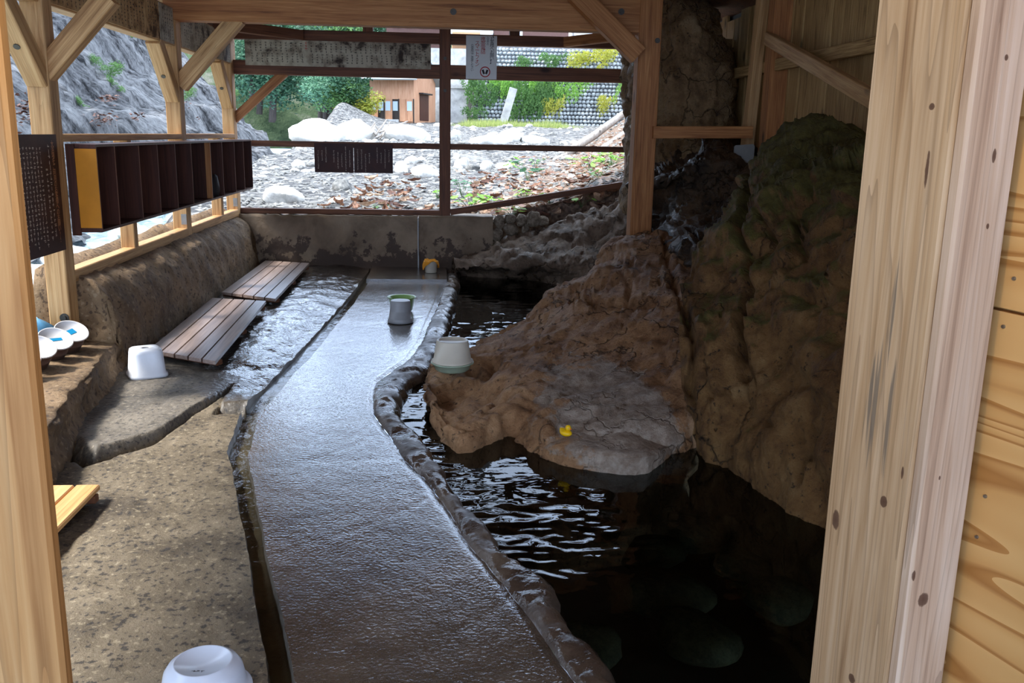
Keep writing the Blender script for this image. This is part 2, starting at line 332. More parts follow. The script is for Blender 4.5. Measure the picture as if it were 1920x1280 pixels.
class MB:
    def __init__(s): s.v = []; s.f = []
    def add(s, V, Fc):
        n = len(s.v); s.v += [Vector(v) for v in V]; s.f += [[i+n for i in f] for f in Fc]; return s
    def box(s, a, b, m=None):
        x0, y0, z0 = a; x1, y1, z1 = b
        V = [Vector(p) for p in ((x0,y0,z0),(x1,y0,z0),(x1,y1,z0),(x0,y1,z0),(x0,y0,z1),(x1,y0,z1),(x1,y1,z1),(x0,y1,z1))]
        if m is not None: V = [m @ v for v in V]
        return s.add(V, [(0,3,2,1),(4,5,6,7),(0,1,5,4),(1,2,6,5),(2,3,7,6),(3,0,4,7)])
    def lathe(s, prof, n=32, m=None, sq=0):
        V = []; Fc = []
        for r, z in prof:
            for i in range(n):
                a = 2*math.pi*i/n; c, q = math.cos(a), math.sin(a)
                if sq: k = (abs(c)**sq + abs(q)**sq)**(-1/sq)
                else: k = 1
                v = Vector((r*k*c, r*k*q, z)); V.append(m @ v if m is not None else v)
        for j in range(len(prof)-1):
            for i in range(n):
                k = (i+1) % n; Fc.append((j*n+i, j*n+k, (j+1)*n+k, (j+1)*n+i))
        return s.add(V, Fc)
    def tube(s, pts, r, n=8):
        pts = [Vector(p) for p in pts]; V = []; Fc = []
        rr = r if isinstance(r, (list, tuple)) else [r]*len(pts)
        for i, p in enumerate(pts):
            d = (pts[min(i+1, len(pts)-1)] - pts[max(i-1, 0)]).normalized(); u = d.orthogonal().normalized(); q = d.cross(u)
            if i and (V[-n]-pts[i-1]).length:
                u = (V[-n]-pts[i-1]); u = (u - d*u.dot(d)).normalized(); q = d.cross(u)
            for k in range(n):
                a = 2*math.pi*k/n; V.append(p + (u*math.cos(a) + q*math.sin(a))*rr[i])
        for i in range(len(pts)-1):
            for k in range(n):
                j = (k+1) % n; Fc.append((i*n+k, i*n+j, (i+1)*n+j, (i+1)*n+k))
        Fc += [tuple(range(n))[::-1], tuple(range((len(pts)-1)*n, len(pts)*n))]
        return s.add(V, Fc)
    def build(s, name, mat, parent=None, smooth=False, **k): return obj(name, mesh(name, s.v, s.f, mat, smooth), parent, **k)
def timber_mesh(name, L, w, h, mat, ch=.006):
    # prism along local z with eased edges
    x, y = w/2, h/2; c = min(ch, x*.4, y*.4)
    sec = [(-x+c,-y),(x-c,-y),(x,-y+c),(x,y-c),(x-c,y),(-x+c,y),(-x,y-c),(-x,-y+c)]
    V = [(a, b, z) for z in (0, L) for a, b in sec]
    return mesh(name, V, [(i, (i+1) % 8, 8+(i+1) % 8, 8+i) for i in range(8)] + [tuple(range(7, -1, -1)), tuple(range(8, 16))], mat)
def timber(name, p0, p1, w, h, mat, side=(1,0,0), parent=None, label=None, cat=None, group=None):
    # w is measured along `side`, h across it
    p0, p1 = Vector(p0), Vector(p1); z = (p1-p0); L = z.length; z.normalize()
    x = Vector(side); x = (x - z*x.dot(z)).normalized(); y = z.cross(x)
    mw = Matrix.Translation(p0) @ Matrix((x, y, z)).transposed().to_4x4()
    o = obj(name, timber_mesh(name, L, w, h, mat), parent, mw=mw)
    return tag(o, label, cat, group)
def catmull(P, n):
    out = []
    for k in range(n):
        t = k/(n-1)*(len(P)-1); i = min(int(t), len(P)-2); u = t-i
        a, b, c, d = P[max(i-1, 0)], P[i], P[i+1], P[min(i+2, len(P)-1)]
        out.append(.5*((2*b) + (c-a)*u + (2*a-5*b+4*c-d)*u*u + (3*b-a-3*c+d)*u**3))
    return out
def fbm(p, H=.9, o=5): return noise.fractal(p, H, 2.1, o)
def grid_faces(nr, ncol): return [(j*ncol+i, j*ncol+i+1, (j+1)*ncol+i+1, (j+1)*ncol+i) for j in range(nr-1) for i in range(ncol-1)]
def rock_surface(name, rows, nu, nv, mat, amp=.06, freq=1.6, crag=.05, seed=0, parent=None, cracks=()):
    rr = [catmull([Vector(p) for p in r], nu) for r in rows]
    cols = [catmull([r[i] for r in rr], nv) for i in range(nu)]
    G = [[cols[i][j] for i in range(nu)] for j in range(nv)]; off = Vector((seed*7.3, seed*3.1, seed*1.7)); V = []
    for j in range(nv):
        for i in range(nu):
            a = G[j][min(i+1, nu-1)] - G[j][max(i-1, 0)]; b = G[min(j+1, nv-1)][i] - G[max(j-1, 0)][i]
            n = a.cross(b); n = n.normalized() if n.length > 1e-9 else Vector((0, 0, 1))
            p = G[j][i]; q = p*freq + off
            d = fbm(q)*amp - crag*max(0, .22-abs(fbm(q*.7 + Vector((9, 4, 2)), .8, 3)))*3 + noise.cell(q*1.3 + Vector((fbm(q), fbm(q+Vector((5,5,5))), 0))*.5)*crag*.5 + fbm(q*4.5)*amp*.45 + fbm(q*11)*amp*.14
            for line, rad, dep in cracks:          # grooves along cracks read off the photo
                x, y = to_px(p); m_ = 1e9
                for (ax, ay), (bx, by) in zip(line, line[1:]):
                    t_ = max(0, min(1, ((x-ax)*(bx-ax)+(y-ay)*(by-ay))/((bx-ax)**2+(by-ay)**2))); m_ = min(m_, math.hypot(x-ax-t_*(bx-ax), y-ay-t_*(by-ay)))
                m_ += 5*fbm(q*2.3)
                if m_ < rad*3: d -= dep*math.exp(-(m_/rad)**2)
            V.append(p + n*d)
    return obj(name, mesh(name, V, grid_faces(nv, nu), mat, True), parent)
def boulder_mesh(name, seed, mat, sub=3, flatb=.75, rough=.22):
    import bmesh
    bm = bmesh.new(); bmesh.ops.create_icosphere(bm, subdivisions=sub, radius=1); off = Vector((seed*5.1, seed*2.3, seed*9.7))
    cuts = [(Vector((R.uniform(-1,1), R.uniform(-1,1), R.uniform(-.4,1))).normalized(), R.uniform(.62,.85)) for _ in range(6)]
    for v in bm.verts:
        p = v.co.copy()
        for n, d in cuts:
            k = p.dot(n)
            if k > d: p -= n*(k-d)*.8
        p *= 1 + fbm(v.co*1.1 + off, .9, 4)*rough; p.z *= flatb; v.co = p
    me = bpy.data.meshes.new(name); bm.to_mesh(me); bm.free(); me.materials.append(M[mat])
    me.polygons.foreach_set('use_smooth', [True]*len(me.polygons)); return me
def sstep(a, b, x): t = min(max((x-a)/(b-a), 0), 1); return t*t*(3-2*t)
def text_mesh(body, size, mat, vertical=True, lead=1.0):
    cu = bpy.data.curves.new('lettering', 'FONT'); cu.body = '\n'.join(body) if vertical else body
    cu.size = size; cu.align_x = 'CENTER'; cu.space_line = lead; cu.resolution_u = 2
    o = bpy.data.objects.new('lettering', cu); C.objects.link(o); bpy.context.view_layer.update()
    me = bpy.data.meshes.new_from_object(o.evaluated_get(bpy.context.evaluated_depsgraph_get())); bpy.data.objects.remove(o); bpy.data.curves.remove(cu)
    me.materials.clear(); me.materials.append(M[mat]); return me

# ================================================================== SETTING
# --- floor: rows that follow the drain and the pool edge
def curve(pts):
    P = sorted(((p.y, p.x) for p in (pz(x, y, 0) for x, y in pts))); ys, xs = zip(*P)
    return lambda y: float(np.interp(y, ys, xs, )) if ys[0] <= y <= ys[-1] else (xs[0] + (y-ys[0])*(xs[1]-xs[0])/(ys[1]-ys[0]) if y < ys[0] else xs[-1])
drainL = curve([(504,1276),(480,1151),(461,1014),(426,850),(450,780),(475,747),(530,692),(560,660),(607,610),(652,560),(690,510)])
drainR = curve([(551,1264),(523,1131),(496,1014),(465,858),(484,780),(502,760),(552,700),(585,667),(630,610),(670,560),(704,510)])
rimIn = curve([(1085,1279),(1060,1249),(1007,1170),(929,1073),(882,1022),(851,967),(800,897),(757,858),(733,819),(702,775),(697,742),(705,715),(728,698),(768,672),(790,640),(802,610),(822,567),(838,520)])
rimOut = curve([(1159,1277),(1115,1205),(1064,1164),(1046,1132),(1030,1095),(987,1053),(940,1034),(909,975),(882,956),(851,928),(831,878),(784,815),(762,790),(747,765),(745,740),(762,715),(800,690),(822,652),(834,625),(850,560),(860,512)])
YS = [0.4 + .022*i for i in range(240)]; YS = [y for y in YS if y < 5.6]; y = 5.6
while y < 11.32: YS.append(y); y += .032
wallX = lambda y: float(np.interp(y, [0, 4.2, 4.8, 6.2, 12], [-1.78, -1.86, -1.98, -2.2, -2.26])) - .04
def stepline(y):      # x of the broken edge where the upper slab steps down towards the drain
    return None
STEP = [(p.y, p.x) for p in (pz(x, y, .05) for x, y in [(95,806),(176,842),(240,822),(307,798),(412,750),(437,712),(520,684),(590,622),(672,512)])]
_sx = sorted((b, a) for a, b in STEP[:6]); _sxs, _sys = zip(*_sx)
def upper(x, y):      # signed distance-like: >0 on the upper slab
    ye = float(np.interp(x, _sxs, _sys))
    return y - ye
def hleft(x, y):
    n = fbm(Vector((x*3, y*3, 0)))*.012 + fbm(Vector((x*14, y*14, 3)))*.005
    e = upper(x, y) + fbm(Vector((x*6, y*6, 5)))*.03
    u = sstep(-.01, .05, e)
    z = .01 + .035*u + n
    # lower wet tongue beside the drain, further along
    dd = x - drainL(y); z -= .04*sstep(-.35, 0, dd)*u*sstep(5.2, 5.8, y)
    # cross drain between the near slab and the upper slab
    g = math.exp(-((e+.075)/.05)**2) if e < .2 else 0
    z -= .11*g*(1 if x < drainL(y) else 0)
    return z + fbm(Vector((x*5, y*5, 9)))*.010*sstep(5.5, 6.5, y)
def hwalk(x, y): return fbm(Vector((x*1.5, y*1.5, 1)))*.003 + fbm(Vector((x*26, y*26, 2)))*.0011 - .0012*max(0, 1-abs(fbm(Vector((x*.5-y*1.1, x*.3+y*.4, 4)), 1, 1))*40)
def strip(name, fa, fb, ncol, h, mat, ys=YS):
    V = []
    for y in ys:
        a, b = fa(y), fb(y)
        for i in range(ncol):
            x = a + (b-a)*i/(ncol-1); V.append((x, y, h(x, y, i/(ncol-1))))
    return V, grid_faces(len(ys), ncol)
edge = lambda y, k: fbm(Vector((k, y*2, 0)))*.008 + fbm(Vector((k, y*11, 0)))*.004
V, Fc = strip('floor', lambda y: drainR(y)+edge(y, 3), lambda y: rimIn(y)+edge(y, 5), 60, lambda x, y, u: hwalk(x, y) - .012*math.exp(-((1-u)/.03)**2), 'wet_walk')
floor = tag(obj('floor', mesh('floor', V, Fc, 'wet_walk', True)), 'wet grey concrete walkway running between the drain and the pool', kind='structure')
# left slabs: near dry slab and upper wet slab meet at the cross drain
V, Fc = strip('l', wallX, lambda y: drainL(y)+edge(y, 7), 84, lambda x, y, u: hleft(x, y), None)
VA = np.array([tuple(v) for v in V])
near = [f for f in Fc if np.mean([upper(VA[i][0], VA[i][1]) for i in (f[0], f[2])]) < -.06]
ns = set(map(tuple, near)); far = [f for f in Fc if tuple(f) not in ns]
def sub(name, V, Fc, mat):
    used = sorted({i for f in Fc for i in f}); mp = {i: k for k, i in enumerate(used)}
    return obj(name, mesh(name, [V[i] for i in used], [[mp[i] for i in f] for f in Fc], mat, True))
tag(sub('floor_near_slab', V, near, 'rough_slab'), 'dry pebbly concrete slab beside the narrow drain', kind='structure')
tag(sub('floor_upper_slab', V, far, 'upper_slab'), 'rough wet concrete slab under the long duckboards', kind='structure')
# drain: walls and bed in one trough
V = []
for y in YS:
    a, b = drainL(y)+edge(y, 7), drainR(y)+edge(y, 3); za = hleft(a, y); zb = hwalk(b, y)
    for x, z in ((a, za), (a+.004, -.02), (a+.01, -.040), (a+(b-a)*.5, -.044), (b-.01, -.040), (b-.004, -.02), (b, zb)): V.append((x, y, z))
tag(obj('drain_channel', mesh('drain_channel', V, grid_faces(len(YS), 7), 'drain_wet', True)), 'narrow wet concrete drain between slab and walkway', kind='structure')
V = []
for y in YS:
    a, b = drainL(y)+edge(y, 7)+.004, drainR(y)+edge(y, 3)-.004
    for i in range(6): x = a+(b-a)*i/5; V.append((x, y, -.026+.002*noise.noise(Vector((x*14, y*9, 0)))))
tag(obj('drain_water', mesh('drain_water', V, grid_faces(len(YS), 6), 'drain_water', True)), 'shallow water running along the drain', 'water', kind='stuff')
# pool rim and pool wall
V = []
for y in YS:
    a, b = rimIn(y)+edge(y, 5), rimOut(y)+edge(y, 11)*2.5+.035*fbm(Vector((2, y*5, 1)))
    for i in range(12):
        u = i/11; x = a+(b-a)*u; hh = .016*math.sin(min(u*1.25, 1)*math.pi*.8)*(1+1.0*fbm(Vector((x*7, y*7, 3)))) + .007*fbm(Vector((x*14, y*14, 1))) - .012*math.exp(-(u/.08)**2)
        V.append((x, y, hwalk(x, y) + hh - (.03*sstep(.8, 1, u))))
    for dz, dx in ((-.06, .012), (-.14, .02), (-.35, .02), (-.8, .05)): V.append((b+dx+.02*fbm(Vector((y*5, dz*5, 1))), y, dz))
tag(obj('pool_rim', mesh('pool_rim', V, grid_faces(len(YS), 16), 'rim_wet', True)), 'rough dark wet stone rim along the pool edge', kind='structure')
V = []; nx = 40
for y in YS[::4]:
    a = rimOut(y)-.02
    for i in range(nx): x = a+(3.4-a)*i/(nx-1); V.append((x, y, -.72+.05*fbm(Vector((x*1.5, y*1.5, 0)))))
tag(obj('pool_bottom', mesh('pool_bottom', V, grid_faces(len(YS[::4]), nx), 'drain_wet', True)), 'dark silty bottom of the bath pool', kind='structure')
# water sheet with real ripples: lively at the inlet, in the far pool and where the overflow runs in
WL = -.075
INL = pz(1000, 1000, WL)
YW = []; y = 1.2
while y < 11.25: YW.append(y); y += .016 if y < 5.2 else .03
V = []; nx = 170
for y in YW:
    a = rimOut(y)-.03
    for i in range(nx):
        u = i/(nx-1); x = a + 3.2*(u**1.35)
        if x > 3.3: x = 3.3 + u*.01
        p = Vector((x, y, 0)); dx = (x-a)
        k = .0006
        k += .010*math.exp(-(max(0, dx-.05)/.16)**2)*sstep(3.55, 3.9, y)*(1-sstep(4.9, 5.3, y))*1.0
        e = ((x-INL.x-.12)/.30)**2 + ((y-INL.y+.05)/.34)**2; k += .018*math.exp(-e**2)
        k += .010*sstep(5.0, 5.5, y)*(1-sstep(6.5, 6.9, y)) + .0035*sstep(6.6, 7.2, y)
        z = noise.noise(Vector((x*5+y*1.5, y*9, 1)))*.75 + noise.noise(Vector((x*13, y*22, 5)))*.4 + noise.noise(Vector((x*30, y*44, 2)))*.16
        V.append((x, y, WL + z*k))
tag(obj('pool_water', mesh('pool_water', V, grid_faces(len(YW), nx), 'pool_water', True)), 'clear dark hot spring water filling the rock pool', 'water', kind='stuff')

# --- low left wall with a lowered ledge at its near end, rounded top
def wl_section(y):
    hi = .655 + .02*fbm(Vector((0, y*2, 0))); lo = .235 + .02*fbm(Vector((3, y*3, 0)))
    k = sstep(6.235, 6.265, y); top = lo+(hi-lo)*k
    xb = wallX(y)+.04; r = .16*k+.05
    P = [(xb, -.1), (xb+.02, .03), (xb-.01, top*.45), (xb-.045*k, top-r), (xb-.06*k-r*.35, top-r*.35), (xb-.06*k-r, top), (xb-.3, top+.005), (-2.75, top), (-2.78, -.6)]
    return P
ys = [3.0+.045*i for i in range(185)]; ys = sorted(set(ys + [6.235, 6.245, 6.255, 6.265])); ys = [y for y in ys if y < 11.4]
V = []; NS = 30
for y in ys:
    S = catmull([Vector((a, 0, b)) for a, b in wl_section(y)], NS)
    for i, s in enumerate(S):
        n = fbm(Vector((s.x*4, y*4, s.z*4)))*.03 + fbm(Vector((s.x*16, y*16, s.z*16)))*.012
        V.append((s.x + n, y + (.05*fbm(Vector((s.z*5, 3, s.x*5))) if 6.2 < y < 6.3 else 0), s.z + n*.5))
tag(obj('wall_left', mesh('wall_left', V, grid_faces(len(ys), NS), 'wall_concrete', True)), 'low rounded concrete wall under the left openings', kind='structure')
# --- back wall in two pours, with a rubble end
def slab_noise(name, x0, x1, y0, y1, z0, z1, mat, parent=None, amp=.012, chip=.02):
    nx, nz = int((x1-x0)/.04)+2, int((z1-z0)/.04)+2; V = []; rows = nz+4
    for j in range(rows):
        for i in range(nx):
            x = x0+(x1-x0)*i/(nx-1)
            top = z1 + chip*fbm(Vector((x*5, 2, 0))) - chip*.8*max(0, fbm(Vector((x*9, 7, 0))))
            if j < nz: z = z0+(top-z0)*j/(nz-1); y = y0 + amp*fbm(Vector((x*3, z*3, 1))) + .006*fbm(Vector((x*14, z*14, 1)))
            else: k = (j-nz)/3; z = top+.004*fbm(Vector((x*9, k*3, 0))); y = y0+.02+(y1-y0)*k
            V.append((x, y, z))
    return obj(name, mesh(name, V, [f[::-1] for f in grid_faces(rows, nx)], mat, True), parent)
wb = tag(slab_noise('wall_back', -2.5, -.30, 11.22, 11.62, -.1, .655, 'damp_concrete'), 'stained low concrete wall below the back railing', kind='structure')
tag(slab_noise('wall_back_block', -.29, .62, 11.2, 11.62, -.1, .66, 'damp_concrete', None, .004, .004), 'smoother newer concrete block of the back wall below the middle post', kind='structure')
pw = MB().box((-.305, 11.17, .03), (-.293, 11.2, .64)); tag(pw.build('water_pipe', 'pale_metal'), 'thin pale pipe running down the back concrete wall joint', 'pipe')
pl = pz(767, 506, .02); tag(MB().box((pl.x-.09, pl.y-.03, 0), (pl.x+.09, pl.y+.04, .018)).build('small_tile', 'pale_concrete'), 'small pale slab at the foot of the thin pipe', 'tile')
# small landing step in front of back wall
V, Fc = [], []
lp = [pz(704,516,.05), pz(846,524,.05), pz(838,545,.05), pz(700,540,.05)]
mb = MB(); mb.box((-.86, 10.25, -.02), (.05, 11.24, .03)); tag(mb.build('floor_landing', 'wet_walk'), 'flat wet landing slab at the foot of the back wall', kind='structure')

# --- roof, ceiling boards and gable (above the picture, they shade the bath)
def slab4(name, q, th, mat):
    q = [Vector(p) for p in q]; n = (q[1]-q[0]).cross(q[3]-q[0]).normalized()*th
    V = q + [p+n for p in q]
    return obj(name, mesh(name, V, [(0,3,2,1),(4,5,6,7),(0,1,5,4),(1,2,6,5),(2,3,7,6),(3,0,4,7)], mat))
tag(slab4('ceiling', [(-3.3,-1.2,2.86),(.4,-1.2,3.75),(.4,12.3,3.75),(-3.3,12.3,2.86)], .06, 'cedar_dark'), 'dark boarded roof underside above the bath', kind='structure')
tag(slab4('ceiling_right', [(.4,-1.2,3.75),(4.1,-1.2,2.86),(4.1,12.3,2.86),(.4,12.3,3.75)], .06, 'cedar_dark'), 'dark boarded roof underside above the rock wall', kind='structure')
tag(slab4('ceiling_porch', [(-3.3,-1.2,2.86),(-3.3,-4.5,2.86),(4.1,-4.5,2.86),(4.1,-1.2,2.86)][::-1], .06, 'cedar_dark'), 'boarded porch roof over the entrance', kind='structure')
tag(slab4('floor_porch', [(-3.3,-4.5,-.02),(4.1,-4.5,-.02),(4.1,.45,-.02),(-3.3,.45,-.02)], -.06, 'rough_slab'), 'concrete floor of the entrance porch', kind='structure')

# ================================================================== TIMBER FRAME
XI = -2.45                                         # inner face of the left posts
def bolt(parent, at, n, r=.03):
    # washer and nut let into the timber, in world space under a timber
    n = Vector(n).normalized(); u = n.orthogonal().normalized(); m = Matrix((u, n.cross(u), n)).transposed().to_4x4(); m.translation = Vector(at)
    mb = MB(); mb.lathe([(0, .002), (r, .002), (r, .008), (r*.55, .008), (r*.55, .022), (.0, .022)], 12, parent.matrix_basis.inverted() @ m)
    mb.build('bolt', 'dark_steel', parent)
def post(Y, z0, z1, label, w=.135, d=.15, mat='cedar', X=None):
    x = (XI - w/2) if X is None else X
    return timber('timber_post', (x, Y+d/2, z0), (x, Y+d/2, z1), w, d, mat, (1,0,0), None, label, 'post', 'posts of the timber frame')
p1 = post(6.07, .2, 2.9, 'tan square timber post beside the brown notice board, rising from the bucket ledge')
p2 = post(8.975, .58, 2.9, 'tan square timber post behind the middle of the pigeonhole shelf')
p3 = post(11.2, .6, 2.9, 'tan corner post at the far end of the pigeonhole shelf')
bolt(p1, (XI-.035, 6.068, .42), (0,-1,0)); 
for p, Y in ((p1, 6.07), (p2, 8.975), (p3, 11.2)):
    mb = MB(); inv = p.matrix_basis.inverted()
    z = .36 if p is p1 else .80
    mb.box((XI-.055, Y-.006, z-.05), (XI-.005, Y+.002, z+.05), inv); mb.build('anchor_plate', 'steel', p)
pb = timber('timber_post', (.028, 11.36, .62), (.028, 11.36, 2.9), .135, .13, 'cedar_dark', (1,0,0), None, 'slim dark post in the middle of the back railing', 'post', 'posts of the timber frame')
bolt(pb, (.028, 11.293, 2.52), (0,-1,0), .02); bolt(pb, (.028, 11.293, 2.15), (0,-1,0), .02)
XR = pY(1208, 300, 8.95).x
pr = timber('timber_post', (XR, 9.05, .45), (XR, 9.05, 3.3), .215, .2, 'cedar_red', (1,0,0), None, 'thick reddish post standing on the brown boulder', 'post', 'posts of the timber frame')
bolt(pr, (XR+.07, 8.948, 2.55), (0,-1,0), .025)
# left rails, sills and studs
for a, b, lab in ((6.22, 8.975, 'near the brown notice'), (9.125, 11.2, 'next to the corner post')):
    timber('handrail', (XI-.04, a, 1.577), (XI-.04, b, 1.577), .08, .05, 'cedar', (1,0,0), None, 'tan top rail above the pigeonhole shelf, %s' % lab, 'rail', 'rails of the left opening')
    timber('sill_beam', (XI-.05, a, .675), (XI-.05, b, .675), .10, .08, 'cedar', (1,0,0), None, 'tan sill timber on the low left wall, %s' % lab, 'sill', 'sills of the left opening')
for Y, lab in ((7.5, 'nearer the brown notice'), (10.45, 'nearer the corner post')):
    timber('stud', (XI-.06, Y, .71), (XI-.06, Y, 1.552), .11, .09, 'cedar', (1,0,0), None, 'short tan stud behind the pigeonhole shelf, %s' % lab, 'stud', 'studs of the left opening')
timber('side_beam', (XI-.075, 3.2, 2.56), (XI-.075, 11.5, 2.56), .12, .34, 'cedar', (1,0,0), None, 'long tan side beam carrying the old paper lists', 'beam')
# cross beams
timber('cross_beam', (XI-.1, 6.145, 2.86), (2.6, 6.145, 2.86), .15, .26, 'cedar', (0,1,0), None, 'tan cross beam above the near brace', 'beam', 'cross beams')
cb = timber('cross_beam', (XI-.1, 9.06, 2.79), (XR+.02, 9.06, 2.79), .18, .34, 'cedar_red', (0,1,0), None, 'heavy cracked reddish cross beam joining the thick post', 'beam', 'cross beams')
for px in (850, 1165): q = pY(px, 22, 8.965); bolt(cb, (q.x, 8.968, q.z), (0,-1,0), .03)
timber('back_beam', (XI, 11.36, 2.368), (2.62, 11.36, 2.368), .12, .16, 'cedar_dark', (0,1,0), None, 'dark lower beam across the back opening under the paper list', 'beam', 'beams of the back opening')
timber('back_beam', (XI, 11.38, 2.745), (2.62, 11.38, 2.745), .12, .12, 'cedar_dark', (0,1,0), None, 'dark upper beam across the back opening above the paper list', 'beam', 'beams of the back opening')
timber('back_beam', (XI-.1, 11.38, 3.0), (2.8, 11.38, 3.0), .12, .14, 'cedar_dark', (0,1,0), None, 'dark top plate over the back opening', 'beam', 'beams of the back opening')
for px, lab in ((690, 'over the paper list'), (965, 'beside the smartphone notice')):
    q = pY(px, 50, 11.38); timber('strut', (q.x, 11.38, 2.805), (q.x, 11.38, 2.94), .12, .11, 'cedar_dark', (1,0,0), None, 'short dark strut on the upper back beam %s' % lab, 'strut', 'struts on the back beam')
timber('back_post', (2.33, 11.36, .95), (2.33, 11.36, 2.94), .13, .13, 'cedar_dark', (1,0,0), None, 'dark post at the rock end of the back railing', 'post', 'posts of the timber frame')
# back rails
timber('handrail', (XI, 11.36, 1.494), (-.04, 11.36, 1.494), .06, .07, 'cedar_dark', (0,1,0), None, 'dark back rail carrying the hanging brown notices', 'rail', 'rails of the back opening')
timber('handrail', (.096, 11.36, 1.494), (2.27, 11.36, 1.494), .06, .07, 'cedar_dark', (0,1,0), None, 'dark back rail above the sloping bar', 'rail', 'rails of the back opening')
timber('handrail', (XI, 11.36, .69), (-.04, 11.36, .69), .09, .065, 'cedar_dark', (0,1,0), None, 'dark bottom rail on the stained back wall', 'rail', 'rails of the back opening')
timber('handrail', (.096, 11.36, .70), (2.27, 11.36, 1.07), .08, .075, 'cedar_dark', (0,1,0), None, 'dark bar sloping up above the rubble stones', 'rail', 'rails of the back opening')
# braces
def brace(a, b, w, h, mat, side, label):
    o = timber('diagonal_brace', a, b, w, h, mat, side, None, label, 'brace', 'braces of the timber frame'); return o
for (Y, lab) in ((6.07, 'at the post by the brown notice'), (8.975, 'at the post behind the shelf'), (11.2, 'at the corner post')):
    o = brace((XI-.07, Y+.03, 1.93), (XI-.07, Y-.45, 2.41), .125, .12, 'cedar', (1,0,0), 'short tan brace leaning along the side beam %s' % lab)
    q = Vector((XI-.07, Y-.2, 2.16)); n = Vector((0, -.7, -.7)); bolt(o, q + n*.03 + Vector((0,0,-.02)), n, .036)
b1 = brace((XI-.06, 6.145, 1.96), pY(205, -6, 6.145), .115, .13, 'cedar', (0,1,0), 'knotty tan brace rising from the post by the brown notice')
b2 = brace(pY(338, 160, 9.05), pY(446, 34, 9.05), .12, .15, 'cedar', (0,1,0), 'tan brace rising from the shelf post to the heavy cross beam')
b3 = brace(pY(436, 226, 11.36), pY(534, 136, 11.36), .10, .10, 'cedar_red', (0,1,0), 'brown brace from the corner post to the lower back beam')
b4 = brace(pY(1196, 104, 8.87), pY(1078, -14, 8.87), .14, .18, 'cedar_red', (0,1,0), 'thick reddish brace from the boulder post to the heavy cross beam')
brace((1.47, 11.28, 2.74), (2.28, 10.55, 2.79), .11, .11, 'cedar_red', (0,0,1), 'horizontal brown corner brace by the upper back beam near the rock')
brace((-2.5, 10.5, 2.76), (-1.66, 11.3, 2.74), .11, .11, 'cedar_dark', (0,0,1), 'horizontal dark corner brace by the upper back beam near the corner post')

# ================================================================== RIGHT PLANK WALL
wr = tag(MB().box((3.36, 1.2, .3), (3.40, 12.2, 3.1)).build('wall_right', 'frame_dark'), 'weathered plank wall above the rock face', kind='structure')
y = 1.2; ki = 0
while y < 12.1:
    wdt = R.uniform(.2, .42); wdt = min(wdt, 12.2-y)
    me = timber_mesh('plank', R.uniform(2.1, 2.25), .03, wdt-.012, 'weathered_plank', .004)
    obj('plank', me, wr, (3.335+R.uniform(-.008, .008), y+wdt/2, R.uniform(.85, .95))); y += wdt
timber('timber_post', (3.23, 8.96, 1.0), (3.23, 8.96, 3.1), .18, .18, 'cedar_red', (1,0,0), None, 'brown post against the weathered planks', 'post', 'posts of the timber frame')
timber('stud', (3.10, 9.28, 1.42), (3.16, 9.28, 3.1), .10, .14, 'cedar', (1,0,0), None, 'narrow tan stud beside the brown post on the plank wall', 'stud')
timber('wall_rail', (3.21, 10.4, 2.35), (3.21, 6.6, 2.35), .06, .11, 'weathered_plank', (1,0,0), None, 'weathered horizontal rail nailed across the planks', 'rail')
timber('diagonal_brace', pX(1440, 72, 3.13), pX(1640, 188, 2.95), .07, .12, 'cedar', (1,0,0), None, 'tan brace slanting down across the weathered plank wall', 'brace', 'braces of the timber frame')
q0, q1 = pY(1224, 248, 8.92), pY(1410, 248, 8.92)
timber('cross_bar', q0, q1, .06, .115, 'cedar_red', (0,1,0), None, 'short brown bar between the thick post and the plank wall', 'bar')
q = pY(1395, 293, 8.9); mb = MB()
sec = [(-.105,.09),(-.09,.105),(.085,.12),(.1,.1),(.1,-.06),(.03,-.15),(-.06,-.16),(-.105,-.1)]
V = [(a, -.004+.03*abs(a-.04), b) for a, b in sec] + [(a, .004+.03*abs(a-.04), b) for a, b in sec]
mb.add(V, [tuple(range(8)), tuple(range(15, 7, -1))] + [(i, i+8, (i+1) % 8+8, (i+1) % 8) for i in range(8)])
tag(mb.build('metal_plate', 'pale_metal', loc=q), 'bent pale metal plate at the foot of the tan stud', 'plate')

# ================================================================== BATH ROCKS
def W(x, y, z): return Vector((x, y, z))
base_px = [(801,742),(826,826),(878,848),(958,818),(1028,858),(1130,864),(1212,854),(1290,846)]
mid_px = [(803,722,5.95),(842,760,5.55),(905,742,5.5),(985,720,5.55),(1070,705,5.6),(1145,690,5.65),(1212,672,5.7),(1282,660,5.6)]
mid2_px = [(812,700,6.25),(862,700,6.1),(930,668,6.2),(1012,630,6.45),(1090,590,6.6),(1155,560,6.7),(1220,545,6.7),(1284,560,6.4)]
top_px = [(832,683,6.55),(884,656,6.75),(956,614,7.1),(1036,556,7.5),(1108,500,8.0),(1168,452,8.5),(1240,441,8.5),(1284,470,8.1)]
rows = [[pz(x, y, WL)+W(0, -.02, -1.0) for x, y in base_px], [pz(x, y, WL) for x, y in base_px],
        [pz(x, y, WL).lerp(pY(a, b, c), .55) + W(0, -.12, .05) for (x, y), (a, b, c) in zip(base_px, mid_px)],
        [pY(*p) for p in mid_px], [pY(*p) for p in mid2_px], [pY(*p) for p in top_px],
        [pY(*p)+W(.12, .5, -.12) for p in top_px], [W(pY(*p).x+.3, pY(*p).y+1.0, -.5) for p in top_px]]
for r in rows: r.insert(0, r[0]*.6 + rows[-1][0]*.4 + W(-.02, .1, -.2)); r.append(r[-1] + W(.4, .35, -.05))
